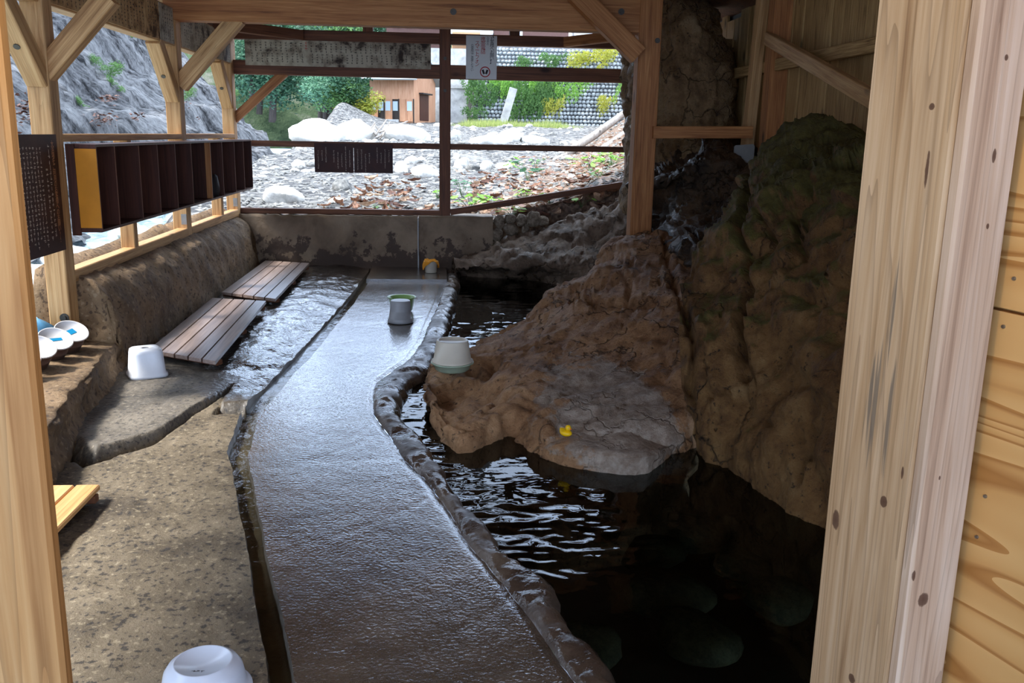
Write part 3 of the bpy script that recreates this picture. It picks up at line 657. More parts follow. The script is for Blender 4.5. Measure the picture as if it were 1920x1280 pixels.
tag(rock_surface('boulder', rows, 150, 120, 'bath_rock', .055, 1.7, .05, 1, cracks=[([(1070,556),(1120,562),(1180,560),(1256,566)], 5, .09), ([(1246,445),(1262,510),(1278,575)], 5, .09), ([(1160,500),(1180,530),(1172,556)], 4, .05), ([(880,690),(905,700),(925,680)], 10, .09), ([(835,795),(880,805),(895,800)], 4, .05)]), 'big ochre brown boulder with a pale mineral crust sloping into the pool', 'rock')
# low shelf of rock at the waterline where the duck sits
lc = [(1012,822),(1062,824),(1130,836),(1200,838),(1275,838)]
L0 = [pz(x, y, .03) for x, y in lc]; L0[-1] += W(.05, .35, -.08); L0[0] += W(0, .12, -.05)
rows = [[p+W(0, -.15, -.55) for p in L0], [p+W(0, -.13, -.09) for p in L0], [p+W(0, -.11, 0) for p in L0], [p+W(0, .05, .0) for p in L0], [p+W(0, .5, .02) for p in L0]]
tag(rock_surface('rock_ledge', rows, 50, 30, 'bath_rock', .016, 3, .01, 4), 'low rock ledge at the waterline under the yellow duck', 'rock')
# mossy cliff
cw = [(1280,846),(1330,868),(1400,905),(1460,945),(1530,985),(1600,1030),(1720,1125)]
g = [[(1276,700,4.85),(1330,700,4.8),(1400,700,4.65),(1460,700,4.5),(1530,700,4.2),(1600,700,3.9),(1720,700,3.4)],
     [(1276,560,5.5),(1335,560,5.35),(1400,560,5.15),(1460,560,4.9),(1530,560,4.6),(1600,560,4.25),(1720,560,3.7)],
     [(1318,445,6.3),(1358,430,6.0),(1410,425,5.7),(1465,425,5.4),(1530,425,5.1),(1600,425,4.7),(1720,425,4.1)],
     [(1372,355,7.2),(1395,335,6.8),(1430,325,6.4),(1470,315,6.1),(1530,315,5.8),(1600,330,5.3),(1720,330,4.6)],
     [(1402,312,7.9),(1424,290,7.6),(1458,250,7.2),(1498,222,7.0),(1550,228,6.7),(1604,262,6.2),(1720,275,5.4)]]
top = [pY(*p) for p in g[-1]]
rows = [[pz(x, y, WL)+W(-.03, -.03, -1.0) for x, y in cw], [pz(x, y, WL) for x, y in cw]] + [[pY(*p) for p in r] for r in g] + [[p+W(.28, .25, -.12) for p in top], [W(3.42, p.y+.6, p.z-.5) for p in top]]
for r in rows: r.append(r[-1]+W(.6, -.9, 0))
tag(rock_surface('mossy_cliff', rows, 170, 150, 'cliff_rock', .075, 1.5, .085, 2, cracks=[([(1402,300),(1392,400),(1388,450),(1405,480),(1398,560),(1388,640)], 6, .16), ([(1425,400),(1440,440),(1425,490)], 6, .12), ([(1386,650),(1392,700)], 12, .12), ([(1440,800),(1490,820),(1530,800)], 4, .08), ([(1500,900),(1505,860),(1530,820)], 5, .12), ([(1520,340),(1480,395),(1485,430),(1500,480)], 6, .10), ([(1280,560),(1300,640),(1290,760)], 6, .08)]), 'tall brown rock face with olive moss under the plank wall', 'rock')
# dark recess with wet shelf
g = [[(1180,500,9.4),(1230,490,8.9),(1290,480,7.5),(1350,470,7.2),(1410,460,7.1)], [(1180,430,9.9),(1235,425,9.3),(1290,410,8.5),(1350,400,8.2),(1410,390,8.0)],
     [(1180,372,10.0),(1235,362,9.5),(1290,350,8.8),(1345,340,8.6),(1410,345,8.5)], [(1180,365,9.9),(1228,346,9.35),(1275,318,8.75),(1330,290,8.7),(1410,300,8.8)],
     [(1180,330,10.1),(1235,318,9.9),(1285,296,9.6),(1335,274,9.6),(1410,280,9.6)], [(1180,290,10.4),(1235,290,10.3),(1285,270,10.3),(1335,255,10.3),(1420,255,10.3)]]
rows = [[pY(*p) for p in r] for r in g]; rows.insert(0, [p+W(0, -.1, -.9) for p in rows[0]])
for r in rows: r.append(W(3.45, r[-1].y+.2, r[-1].z))
tag(rock_surface('dark_rock', rows, 80, 80, 'dark_rock', .09, 2.2, .1, 3), 'dark wet rock in the hollow behind the thick post', 'rock')
g = [[(1205,275,10.3),(1250,275,9.9),(1310,270,9.75),(1358,262,9.9),(1385,255,10.6)], [(1205,185,10.4),(1250,185,10.0),(1310,180,9.8),(1366,170,9.95),(1400,170,10.7)],
     [(1205,95,10.5),(1250,95,10.1),(1300,95,9.9),(1348,95,10.0),(1380,95,10.7)], [(1215,5,10.6),(1245,5,10.3),(1275,5,10.1),(1302,5,10.2),(1330,5,10.8)], [(1225,-22,10.9),(1242,-22,10.7),(1262,-22,10.6),(1282,-22,10.6),(1300,-22,11)]]
rows = [[pY(*p) for p in r] for r in g]; rows.insert(0, [p+W(0, 0, -1.2) for p in rows[0]])
for r in rows: r.insert(0, r[0]+W(-.05, .8, 0))
tag(rock_surface('leaning_rock', rows, 70, 80, 'slab_rock', .08, 2.0, .07, 5), 'tall leaning rock slab streaked with water beside the plank wall', 'rock')
# grey rocks at the far end of the pool
bw = [(846,516),(905,520),(985,524),(1045,534),(1110,545),(1180,560),(1260,580)]
g = [[(848,500,10.75),(905,500,10.6),(980,500,10.45),(1045,498,10.4),(1110,498,10.3),(1180,498,10.2),(1260,480,10)],
     [(852,490,11.0),(908,473,10.95),(968,462,10.85),(1040,455,10.75),(1110,450,10.7),(1180,445,10.6),(1260,430,10.5)],
     [(858,486,11.2),(915,466,11.2),(978,444,11.15),(1035,424,11.1),(1095,408,11.1),(1150,385,11.1),(1260,350,11.0)],
     [(870,484,11.35),(925,462,11.4),(990,438,11.4),(1040,418,11.4),(1095,400,11.45),(1140,378,11.5),(1190,352,11.5)]]
rows = [[pz(x, y, WL)+W(0, 0, -1.0) for x, y in bw], [pz(x, y, WL) for x, y in bw]] + [[pY(*p) for p in r] for r in g] + [[pY(*p)+W(0, .5, -.25) for p in g[-1]]]
for r in rows: r.append(r[-1]+W(.9, -.2, .0))
tag(rock_surface('grey_rock', rows, 120, 70, 'grey_rock', .07, 2.0, .08, 6), 'cracked grey brown rock at the far end of the pool', 'rock')
# rubble stones bedded in the end of the back wall
BS = [boulder_mesh('rubble_stone', 40+i, 'rubble_stone', 3, .8, .2) for i in range(4)]
for i, (x, y, s) in enumerate([(936,416,.13),(957,410,.11),(978,413,.13),(1000,410,.14),(1018,414,.10),(930,440,.15),(958,430,.14),(985,430,.10),(905,452,.14),(940,462,.15),(900,425,.13)]):
    p = pY(x, y, 11.32); obj('rubble_stone', BS[i % 4], wb, p, (R.random()*3, R.random()*3, R.random()*6)).scale = (s*R.uniform(.6,.85), s*.7, s*.62)
for i, (x, y, sx_, sy_) in enumerate([(1130,982,.27,.14),(1290,1000,.26,.2),(1225,1038,.22,.17),(1240,1110,.3,.22),(1450,1120,.2,.24),(1300,1190,.26,.2),(1090,1215,.24,.18),(1390,1060,.2,.16)]):
    p = pz(x, y, -.30); o = obj('sunken_stone', boulder_mesh('sunken_stone', 60+i, 'under_stone', 3, .6, .12), None, p, (0, 0, R.random()*6)); o.scale = (sx_*.8, sy_*.8, .14)
    tag(o, 'pale olive stone lying under the dark pool water', 'stone', 'stones on the pool bottom')

# ================================================================== ENTRANCE FRAME
N = pY(1738, 640, 1.40); N.z = 0; d1 = W(-.267, .964, 0).normalized(); d2 = W(.964, .267, 0).normalized()
c0 = N + d1*.1 + d2*.0525
def onface(x, y, p, n, o, ax):                     # photo point on a vertical face, in that timber's own measure
    d = ray(x, y); q = EYEP + d*((p-EYEP).dot(n)/d.dot(n)); return (q-o).dot(ax), q.z+.02
KN = [('X',)+onface(x, y, N, d2, c0, d1)+(a, b) for x, y, a, b in ((1747,200,.0065,.006),(1657,940,.009,.011),(1567,975,.010,.02),(1597,1272,.009,.009),(1692,885,.003,.012),(1738,318,.004,.03))]
SM_ = [('X',)+onface(x, y, N, d2, c0, d1)+(a, b) for x, y, a, b in ((1672,600,.006,.10),(1640,760,.022,.13),(1664,800,.010,.13))]
wood('pale_pine', (140, 106, 74), (184, 152, 114), (206, 178, 144), rough=.7, lines=.4, knots=False, marks_=KN, smears=SM_)
c1 = N + d2*.055 - d1*.014
KP = [('X',)+onface(x, y, N-d1*.025, d1, c1, d2)+(a, b) for x, y, a, b in ((1730,1122,.012,.014),(1712,1078,.003,.01),(1885,108,.004,.005),(1862,292,.004,.012),(1850,424,.003,.005),(1760,895,.002,.004))]
wood('pink_pine', (146, 114, 90), (194, 166, 140), (214, 192, 170), rough=.75, lines=.35, knots=False, marks_=KP)
ep = timber('entrance_post', c0 + W(0, 0, -.02), c0 + W(0, 0, 2.86), .2, .105, 'pale_pine', d1, None, 'pale planed entrance post with dark knots and grey rub marks', 'post')
timber('casing_board', c1 + W(0, 0, -.02), c1 + W(0, 0, 2.86), .108, .026, 'pink_pine', d2, None, 'pinkish rough casing board on the entrance post beside the plywood', 'board')
rx = N + d2*.125
m3 = Matrix((d2, d1, W(0,0,1))).transposed().to_4x4(); m3.translation = rx
zs = pY(1880, 572, 1.45).z
pwall = tag(MB().box((0.02, -2.6, -.02), (.06, .1, 2.86)).build('wall_entrance', 'plywood', mw=m3), 'honey coloured plywood lining of the entrance', kind='structure')
for a, b in ((-.02, zs-.003), (zs+.003, 2.86)):
    MB().box((0, -2.6, a), (.02, .02, b)).build('plywood_sheet', 'plywood', pwall)
for x, y in ((1902,522),(1882,612),(1848,930),(1832,1006)):
    # nail heads on the lining
    d = ray(x, y); nrm = d2; tt = (rx - EYEP).dot(nrm)/d.dot(nrm); q = EYEP + d*tt
    mb = MB(); mb.lathe([(0, .003), (.003, .003), (.0035, 0)], 10, m3.inverted() @ (Matrix.Translation(q) @ (-d2).to_track_quat('Z', 'Y').to_matrix().to_4x4())); mb.build('nail', 'steel', pwall)
e = pY(57, 640, 1.2)
timber('casing_board', W(e.x-.07, 1.215, -.02), W(e.x-.07, 1.215, 2.86), .14, .03, 'honey_pine', (1,0,0), None, 'honey coloured casing board framing the entrance opposite the plywood', 'board')
# lamp hanging over the entrance
lt = empty('entrance_lamp', (-.25, .75, 2.45)); tag(lt, 'small warm lamp hanging under the entrance roof', 'lamp')
MB().lathe([(.01, .46), (.01, .1), (.05, .1), (.14, 0), (.13, 0), (.045, .09)], 20).build('lamp_shade', 'dark_steel', lt, True)
tb = NT('bulb'); em = tb.n('ShaderNodeEmission'); em.inputs[0].default_value = (1, .72, .42, 1); em.inputs[1].default_value = 30; tb.l(em.outputs[0], tb.out.inputs[0]); M['bulb'] = tb.m
MB().lathe([(0, -.03), (.025, -.015), (.03, .01), (.02, .05), (0, .06)], 16).build('bulb', 'bulb', lt, True)
ld = bpy.data.lights.new('lamp_light', 'POINT'); ld.energy = 22; ld.color = (1, .78, .52); ld.shadow_soft_size = .06
lo = bpy.data.objects.new('lamp_light', ld); C.objects.link(lo); lo.parent = lt; lo.location = (0, 0, -.08)

# ================================================================== SHELF, SIGNS
DY = [6.24, 6.58, 7.09, 7.54, 8.03, 8.53, 9.23, 9.71, 10.27, 10.73, 11.18]
sh = empty('pigeonhole_shelf', (0, 0, 0)); tag(sh, 'long dark brown pigeonhole shelf with an orange end panel on the left posts', 'shelf')
xb, xf, z0, z1 = XI+.002, -2.262, .965, 1.54
MB().box((xb, 6.24, z0), (xb+.012, 11.19, z1)).build('back_panel', 'shelf_brown', sh)
MB().box((xb+.012, 6.24, z1-.018), (xf, 11.19, z1)).build('top_board', 'shelf_brown', sh)
MB().box((xb+.012, 6.24, z0), (xf, 11.19, z0+.018)).build('bottom_board', 'shelf_brown', sh)
for i, y in enumerate(DY):
    MB().box((xb+.012, y, z0+.018), (xf, y+.018, z1-.018)).build('divider', 'shelf_brown', sh)
    MB().box((xf, y+.004, z0+.02), (xf+.002, y+.014, z1-.02)).build('edge_strip', 'cedar_dark', sh)
tag(MB().box((xb+.055, 6.232, z0+.03), (xf+.004, 6.24, z1-.03)).build('end_panel', 'orange_panel', sh), 'bright orange end panel')
MB().box((xb, 6.225, z0-.02), (xb+.055, 6.24, z1)).build('end_frame', 'shelf_brown', sh)
tag(MB().box((xf-.05, 9.222, z0+.02), (xf+.003, 9.23, z1-.02)).build('front_strip', 'cedar_red', sh), 'narrow orange brown strip')
q = W(-2.33, 9.55, z0+.018); mb = MB(); mb.lathe([(0,.0),(.055,.0),(.07,.05),(.055,.13),(.06,.19),(.03,.22),(0,.22)], 10, Matrix.Translation(q))
for v in mb.v: v += Vector((fbm(v*14), fbm(v*14+W(3,3,3)), fbm(v*14+W(7,1,3))))*.02
tag(mb.build('black_cloth', 'ink', None, True), 'crumpled black cloth in a pigeonhole of the shelf', 'cloth')

def sign_obj(name, w, h, mat, mw, th=.008):
    o = obj(name, None, mw=mw) if False else MB().box((-w/2, -h/2, -th), (w/2, h/2, 0)).build('panel', mat)
    return o
def face(loc, n, up=(0,0,1)):
    z = Vector(n).normalized(); y = Vector(up); y = (y - z*y.dot(z)).normalized(); x = y.cross(z)
    m = Matrix((x, y, z)).transposed().to_4x4(); m.translation = Vector(loc); return m
def letters(parent, body, x, y, size, mat, lead=1.0, z=.0015, name='lettering'):
    return tag(obj(name, text_mesh(body, size, mat, True, lead), parent, (x, y, z)), kind='stuff')
def marks(parent, cols, mat, z=.0012, name='lettering', seed=1):
    # columns of small brush-like marks: writing too small to read in the photo
    r = random.Random(seed); mb = MB()
    for x, y0, y1, s in cols:
        y = y0
        while y > y1:
            for _ in range(3):
                if r.random() < .5: a, b = r.uniform(.25, .5)*s, .07*s
                else: a, b = .07*s, r.uniform(.25, .45)*s
                cx, cy = x + r.uniform(-.2, .2)*s, y - s*.45 + r.uniform(-.22, .22)*s
                mb.add([(cx-a, cy-b, z), (cx+a, cy-b, z), (cx+a, cy+b, z), (cx-a, cy+b, z)], [(0,1,2,3)])
            y -= s*1.08
    return tag(mb.build(name, mat, parent), kind='stuff')
def panel(name, w, h, mat, mw, label, cat='sign', group=None, th=.006):
    e = empty(name); e.matrix_basis = mw; tag(e, label, cat, group)
    MB().box((-w/2, -h/2, -th), (w/2, h/2, 0)).build('panel', mat, e); return e
# brown notice beside the near post (faces the bath)
w_, h_ = .68, .73
sg = panel('notice_board', w_, h_, 'brown_acrylic', face((XI+.0085, 5.745, 1.235), (1, 0, 0)), 'glossy brown notice board with columns of Japanese text hung at the near post', th=.008)
letters(sg, '大浴場をご利用のお客様へのお願い!!', w_/2-.075, h_/2-.075, .045, 'letter_orange', .78)
marks(sg, [(w_/2-.135, h_/2-.06, -h_/2+.10, .03), (w_/2-.185, h_/2-.2, -h_/2+.10, .03)], 'letter_cream', seed=3)
marks(sg, [(w_/2-.26-.045*i, h_/2-.07, -h_/2+.06+.03*(i % 3), .026) for i in range(8)], 'letter_cream', seed=4)
# old lists on the side beam
k = 0
def side_list(y0, y1, mat, lab, zc=2.56, h=.31):
    w2 = y1-y0; e = panel('paper_list', w2, h, mat, face((XI-.005, (y0+y1)/2, zc), (1, 0, 0)), lab, 'sign', 'old lists along the side beam', .01)
    n = max(2, int(w2/.075)); cols = []
    for i in range(n):
        x = w2/2 - .05 - i*(w2-.08)/n
        cols += [(x, h/2-.02, .01, .034), (x, -.005, -h/2+.02, .026)]
    marks(e, cols, 'ink', seed=int(y0*100), z=.0015)
side_list(4.2, 6.9, 'paper_tan', 'stained tan wooden list full of brush writing above the near post')
side_list(6.93, 8.1, 'paper_tan', 'tan list with dark streaks between the two tan braces'); side_list(8.12, 8.5, 'paper_tan', 'narrow tan list with water streaks near the heavy cross beam')
side_list(8.52, 8.93, 'paper_grey', 'narrow grey list touching the heavy cross beam'); side_list(9.2, 9.6, 'paper_grey', 'curling grey list just past the heavy cross beam')
side_list(9.62, 10.6, 'paper_grey', 'faded grey list partly behind the tan brace'); side_list(10.62, 11.2, 'paper_grey', 'plain grey list in the corner by the back opening')
# long list on back beams
a, b = pY(458, 76, 11.28), pY(808, 128, 11.28); w2, h2 = b.x-a.x, .29
e = panel('paper_list', w2, h2, 'paper_grey', face(((a.x+b.x)/2, 11.285, 2.535), (0, -1, 0)), 'long stained paper list with two rows of writing on the back beams', 'sign', None, .01)
cols = []
for i in range(36):
    x = -w2/2 + .07 + i*(w2-.14)/35
    if i == 11: continue
    cols += [(x, h2/2-.02, .03, .027), (x+.012, .0, -h2/2+.035+R.random()*.03, .026)]
marks(e, cols, 'ink', seed=9); marks(e, [(-w2/2+.07+11*(w2-.14)/35, h2/2-.015, h2/2-.08, .03)], 'ink_red', seed=5)
# smartphone notice
a, b = pY(874, 66, 11.27), pY(931, 149, 11.27); w2, h2 = b.x-a.x, a.z-b.z
e = panel('phone_notice', w2, h2, 'sign_white', face(((a.x+b.x)/2, 11.27, (a.z+b.z)/2), (0, -1, 0)), 'white notice forbidding mobile phones hung on the back beams', th=.004)
letters(e, '【お客様へお願い】', w2*.34, h2*.47, .052, 'ink', .72)
letters(e, '入浴中の', w2*.20, h2*.44, .03, 'ink', .85); letters(e, '携帯電話', w2*.05, h2*.37, .062, 'ink_red', .74)
letters(e, 'スマートフォン', -w2*.14, h2*.29, .058, 'ink_red', .70); letters(e, 'の使用はご遠慮ください', -w2*.30, h2*.25, .036, 'ink', .78)
mb = MB(); n = 28
V = [(math.cos(2*math.pi*i/n)*r+.045, math.sin(2*math.pi*i/n)*r-h2*.33, .0015) for r in (.05, .062) for i in range(n)]
mb.add(V, [(i, (i+1) % n, n+(i+1) % n, n+i) for i in range(n)]); mb.build('ban_ring', 'ink_red', e)
mb = MB()
for sx_, rz in ((-1, .35), (1, -.35)): mb.box((-.012, -.026, .001), (.012, .026, .0018), Matrix.Translation((.045+sx_*.02, -h2*.33, 0)) @ Matrix.Rotation(rz, 4, 'Z'))
mb.build('phone_symbol', 'ink', e)
# brown notices hanging from the back rail
a, b = pY(588, 268, 11.29), pY(737, 325, 11.29); w2, h2 = (b.x-a.x)/2-.005, a.z-b.z
for k, (cx, lab) in enumerate((((a.x*.75+b.x*.25), 'weathered brown notice with pale writing on the back rail, nearer the corner post'), ((a.x*.25+b.x*.75), 'weathered brown notice with pale writing on the back rail, nearer the middle post'))):
    e = panel('hanging_notice', w2, h2, 'brown_acrylic', face((cx, 11.305, (a.z+b.z)/2), (0, -1, 0)), lab, 'sign', 'brown notices on the back rail')
    marks(e, [(-w2/2+.045+i*.047, h2/2-.03-R.random()*.1, -h2/2+.02+R.random()*.12, .017) for i in range(9) if i not in (3+k,)], 'letter_cream', seed=20+k)

# ================================================================== BATH THINGS
def duckboard(c, ztop, n, mat, label, thick=.026):
    nl, nr, fl, fr = [pz(x, y, ztop) for x, y in c]
    e = empty('duckboard', ((nl+nr+fl+fr)/4).to_tuple()[:2]+(0,)); tag(e, label, 'duckboard', 'wooden duckboards on the slabs'); off = Vector(e.location)
    for i in range(n):
        u = (i+.5)/n; a, b = nl.lerp(nr, u)-off, fl.lerp(fr, u)-off; wd = ((nl-nr).length+(fl-fr).length)/2/n
        g_ = .007/wd/n; u0, u1 = i/n+g_, (i+1)/n-g_
        Q = [nl.lerp(nr, u0), nl.lerp(nr, u1), fl.lerp(fr, u1), fl.lerp(fr, u0)]
        zl = (b-a).normalized(); xl = (nr-nl); xl = (xl-zl*xl.dot(zl)).normalized(); mw = Matrix.Translation(a) @ Matrix((xl, zl.cross(xl), zl)).transposed().to_4x4(); inv = mw.inverted()
        V = [inv @ (q-off-W(0,0,h)) for h in (thick, 0) for q in Q]
        obj('plank', mesh('plank', V, [(0,3,2,1),(4,5,6,7),(0,1,5,4),(1,2,6,5),(2,3,7,6),(3,0,4,7)], mat), e, mw=mw)
    for u in (.06, .5, .94):
        a, b = nl.lerp(fl, u)-off, nr.lerp(fr, u)-off; s = (b-a).normalized()
        timber('batten', a+s*.01-W(0,0,thick+.018), b-s*.01-W(0,0,thick+.018), .06, .036, 'cedar_dark', (fl-nl).normalized(), e)
duckboard([(277,655),(405,677),(397,558),(500,564)], .13, 5, 'duckboard', 'wet grey brown duckboard of five planks beside the white stool')
duckboard([(415,547),(517,560),(497,488),(581,493)], .13, 5, 'duckboard', 'wet grey brown duckboard of five planks in the corner by the back wall')
r0 = pz(188, 908, .085); r1 = pz(95, 1003, .085)
eb = empty('duckboard', (r0.x-.17, 3.3, 0)); tag(eb, 'dry honey coloured duckboard on the pebbly near slab', 'duckboard', 'wooden duckboards on the slabs')
for i in range(3): timber('plank', (.17-.055-i*.112, -.75, .071), (.17-.055-i*.112, r0.y-3.3, .071), .105, .026, 'new_board', (1,0,0), eb)
for yy in (-.6, 0, .6): timber('batten', (-.17, yy, .04), (.17, yy, .04), .05, .034, 'cedar_dark', (0,1,0), eb)

def vessel(name, prof, n, mat, loc, label, cat, rim=None, sq=0, rot=None, group=None):
    o = MB().lathe(prof, n, None, sq).build(name, mat, None, True, loc=loc, rot=rot); tag(o, label, cat, group); return o
# white stool
sp = pz(270, 698, .06)
st = empty('bath_stool', (sp.x+.02, sp.y, .045), .5); st.scale = (.8, .8, .92); tag(st, 'white plastic bath stool with a hole in its seat by the long duckboard', 'stool')
MB().lathe([(.025,.188),(.027,.2),(.03,.203),(.105,.2),(.118,.192),(.124,.17),(.138,.03),(.152,.018),(.154,.0),(.146,0),(.132,.03),(.112,.18)], 48, None, 4.5).build('body', 'white_plastic', st, True)
MB().lathe([(.0272,.201),(.022,.17),(.0,.168)], 24).build('finger_hole', 'grey_plastic', st, True)
# upturned pails on the ledge
for i, (x, y, X, lab, sk) in enumerate([(124,628,-2.40,'upturned pail with a square blue sticker nearest the post on the ledge',0),(93,645,-2.41,'upturned pail with a long blue sticker second from the post on the ledge',1),(64,672,-2.42,'upturned pail with a cut blue sticker third from the post on the ledge',2),(34,695,-2.42,'upturned pail at the near end of the ledge row',3)]):
    p = W(X, 5.86-.22*i, .27); n = W(.40, -.34, .85).normalized()
    e = empty('pail', (p.x, p.y, .262)); e.matrix_basis = Matrix.Translation((p.x, p.y, .272)) @ n.to_track_quat('Z', 'Y').to_matrix().to_4x4() @ Matrix.Scale(.845, 4)
    tag(e, lab, 'pail', 'upturned pails on the ledge')
    MB().lathe([(.085,0),(.088,.002),(.098,.07),(.1,.072),(.1,.078),(.098,.08),(.112,.15),(.118,.152)], 36).build('side', 'bucket_shaded', e, True)
    MB().lathe([(.118,.152),(.122,.156),(.118,.163),(.112,.16),(.11,.152),(0,.150)], 36).build('base_disc', 'bucket_white', e, True)
    if sk < 3:
        a, b = ((.03, .024), (.065, .014), (.045, .02))[sk]
        m = Matrix.Translation((-.02*sk, 0.0, .1525)) @ Matrix.Rotation((.3, -.1, .6)[sk], 4, 'Z')
        MB().box((-a, -b, -.002), (a, b, .001), m).build('sticker', 'sticker_blue', e)
bp_ = pX(62, 592, -2.62); mb = MB(); mb.lathe([(0,0),(.13,.0),(.17,.06),(.15,.13),(.08,.19),(.05,.22),(0,.2)], 22)
for v in mb.v: v += Vector((fbm(v*9), fbm(v*9+W(3,3,3)), fbm(v*9+W(7,1,3))))*.035
tag(mb.build('plastic_bag', 'bag_blue', None, True, loc=(bp_.x+.02, bp_.y-.1, .25)), 'crumpled pale blue plastic bag behind the pails on the ledge', 'bag')
# upturned white washbasin near the entrance
q = pz(384, 1296, .02)
wbn = empty('washbasin', (q.x, q.y, .022)); tag(wbn, 'upturned white washbasin with small dark print on the pebbly near slab', 'basin')
MB().lathe([(0,.098),(.078,.098),(.0795,.101),(.084,.101),(.086,.098),(.1,.09),(.113,.07),(.121,.03),(.13,.008),(.138,.006),(.138,0),(.128,0),(.114,.03)], 48).build('bowl', 'white_enamel', wbn, True)
marks(wbn, [(.0+.012*i, -.045, -.055, .012) for i in range(-1, 2)], 'ink', z=.0988, seed=8)
q = pz(751, 604, .0); vessel('stool_pail', [(0,.192),(.074,.192),(.083,.194),(.088,.188),(.096,.05),(.112,.02),(.116,0),(.11,0),(.08,.18)], 40, 'grey_plastic', (q.x, q.y, .006), 'grey plastic pail standing upside down on the walkway', 'pail')
q = pz(752, 590, .0); 
vessel('green_basin', [(0,.004),(.09,.0),(.1,.01),(.122,.12),(.136,.13),(.136,.136),(.12,.13),(.098,.016),(0,.012)], 40, 'green_plastic', (q.x, q.y+.16, .008), 'upright green basin behind the grey pail on the walkway', 'basin')
q = pz(848, 697, .06)
vessel('green_basin', [(0,.0),(.10,.0),(.115,.012),(.132,.05),(.146,.054),(.146,.062),(.132,.06),(.1,.015),(0,.01)], 40, 'grey_green_plastic', (q.x, q.y, .072), 'shallow green basin under the beige pail on the boulder', 'basin')
vessel('beige_pail', [(0,.138),(.09,.138),(.095,.148),(.104,.15),(.108,.145),(.13,.012),(.142,.01),(.142,0),(.13,0),(.1,.13)], 40, 'beige_plastic', (q.x, q.y, .135), 'beige pail upside down on a shallow green basin by the boulder', 'pail')
q = pz(808, 511, .03)
vessel('small_pail', [(0,0),(.062,0),(.068,.006),(.078,.13),(.084,.135),(.084,.14),(.074,.136),(.064,.01),(0,.01)], 36, 'beige_plastic', (q.x, q.y, .032), 'small beige pail with an orange towel by the back wall', 'pail')
mb = MB(); nn = 30; V = []
for j in range(9):
    for i in range(nn):
        a = 2*math.pi*i/nn; r = .012+.013*j; hh = .152 + .02*fbm(W(math.cos(a)*2, math.sin(a)*2, j*.3)) - max(0, r-.085)*(2.0+1.6*math.sin(a*2+1)) 
        V.append((math.cos(a)*min(r, .1), math.sin(a)*min(r, .1), hh))
mb.add(V, grid_faces(9, nn) + [(j*nn+nn-1, j*nn, (j+1)*nn, (j+1)*nn+nn-1) for j in range(8)] + [tuple(range(nn))])
tw = mb.build('towel', 'towel_orange', None, True, loc=(q.x, q.y, .028)); tag(tw, 'crumpled orange towel draped over the small beige pail', 'towel')
# rubber duck
q = pz(1061, 822, .04)
dk = empty('rubber_duck', (q.x, q.y+.01, .055), -.9); tag(dk, 'small yellow rubber duck on the rock ledge above the water', 'toy')
mb = MB(); mb.lathe([(0,0),(.02,.001),(.03,.01),(.03,.02),(.02,.03),(0,.034)], 20)
for v in mb.v:
    v.x *= 1.25; 
    if v.x < -.015: v.z += (-.015-v.x)*.9
mb.build('body', 'duck_yellow', dk, True)
MB().lathe([(0,-.018),(.011,-.014),(.018,0),(.012,.014),(0,.018)], 18, Matrix.Translation((.016, 0, .046))).build('head', 'duck_yellow', dk, True)
mb = MB(); mb.lathe([(.007,0),(.006,.008),(0,.012)], 10, Matrix.Translation((.031, 0, .044)) @ Matrix.Rotation(math.pi/2, 4, 'Y') @ Matrix.Diagonal((.5, 1.1, 1, 1))); mb.build('beak', 'duck_orange', dk, True)
for s in (-1, 1): MB().lathe([(0,-.002),(.002,0),(0,.002)], 8, Matrix.Translation((.028, s*.011, .051))).build('eye', 'ink', dk, True)

# ================================================================== OUTDOORS
def itp(v, xs, ys): return float(np.interp(v, xs, ys))
def bank(y): return itp(y, [0, 11.6, 14, 20, 30, 40], [-2.8, -3.4, -4.0, -4.6, -4.6, -5.5])
def river(y): return -.55 + .04*max(0, y-6)
def gz0(x, y):
    z = .53 + .039*max(0, y-11.6)
    s = itp(y, [11, 11.6, 20, 30, 40, 50], [.5, .5, 2.7, 4.6, 7.5, 14]); k = itp(y, [11, 20, 30, 45], [.30, .62, .75, .4])
    if x > s: z += min((x-s)*k, 5)
    z += 1.5*math.exp(-((x+6.6)/2.6)**2-((y-50)/6)**2)
    t = 1 - sstep(bank(y)-.9, bank(y)+.3, x)
    return z + (river(y)-.25-z)*t
def gz(x, y): return gz0(x, y) + .05*fbm(W(x*.7, y*.7, 0)) + .02*fbm(W(x*2.6, y*2.6, 4))
def pg(x, y, y0=11.8):
    d = ray(x, y); Y = y0
    while Y < 75:
        p = EYEP + d*(Y/d.y)
        if p.z <= gz(p.x, p.y): return p
        Y += .1 + Y*.004
    return p
xs = list(np.concatenate([np.linspace(-7, 6, 105), np.linspace(6.4, 40, 40)])); yy = [11.62, 11.63]
while yy[-1] < 78: yy.append(yy[-1]*1.012+.02)
V = [(x, 11.62, -.3) for x in xs] + [(x, 11.625, gz(x, 11.63)) for x in xs] + [(x, y, gz(x, y)) for y in yy[1:] for x in xs]
tag(obj('riverbed', mesh('riverbed', V, grid_faces(len(V)//len(xs), len(xs)), 'riverbed', True)), 'stony grey riverbed rising behind the bath house', kind='structure')
xs2 = np.linspace(-8, -2.7, 40); yy2 = np.linspace(-6, 12, 60)
V = [(x, y, river(y)-.3+.3*max(0, x+3.2)) for y in yy2 for x in xs2]
tag(obj('river_bank', mesh('river_bank', V, grid_faces(60, 40), 'gravel', True)), 'gravel bank below the left openings', kind='structure')
yr = np.linspace(-6, 34, 260); xr = np.linspace(-8.5, -2.76, 60)
V = [(x, y, river(y) + .05*fbm(W(x*1.6, y*.9, 0)) + .03*fbm(W(x*5, y*3, 2))) for y in yr for x in xr if True]
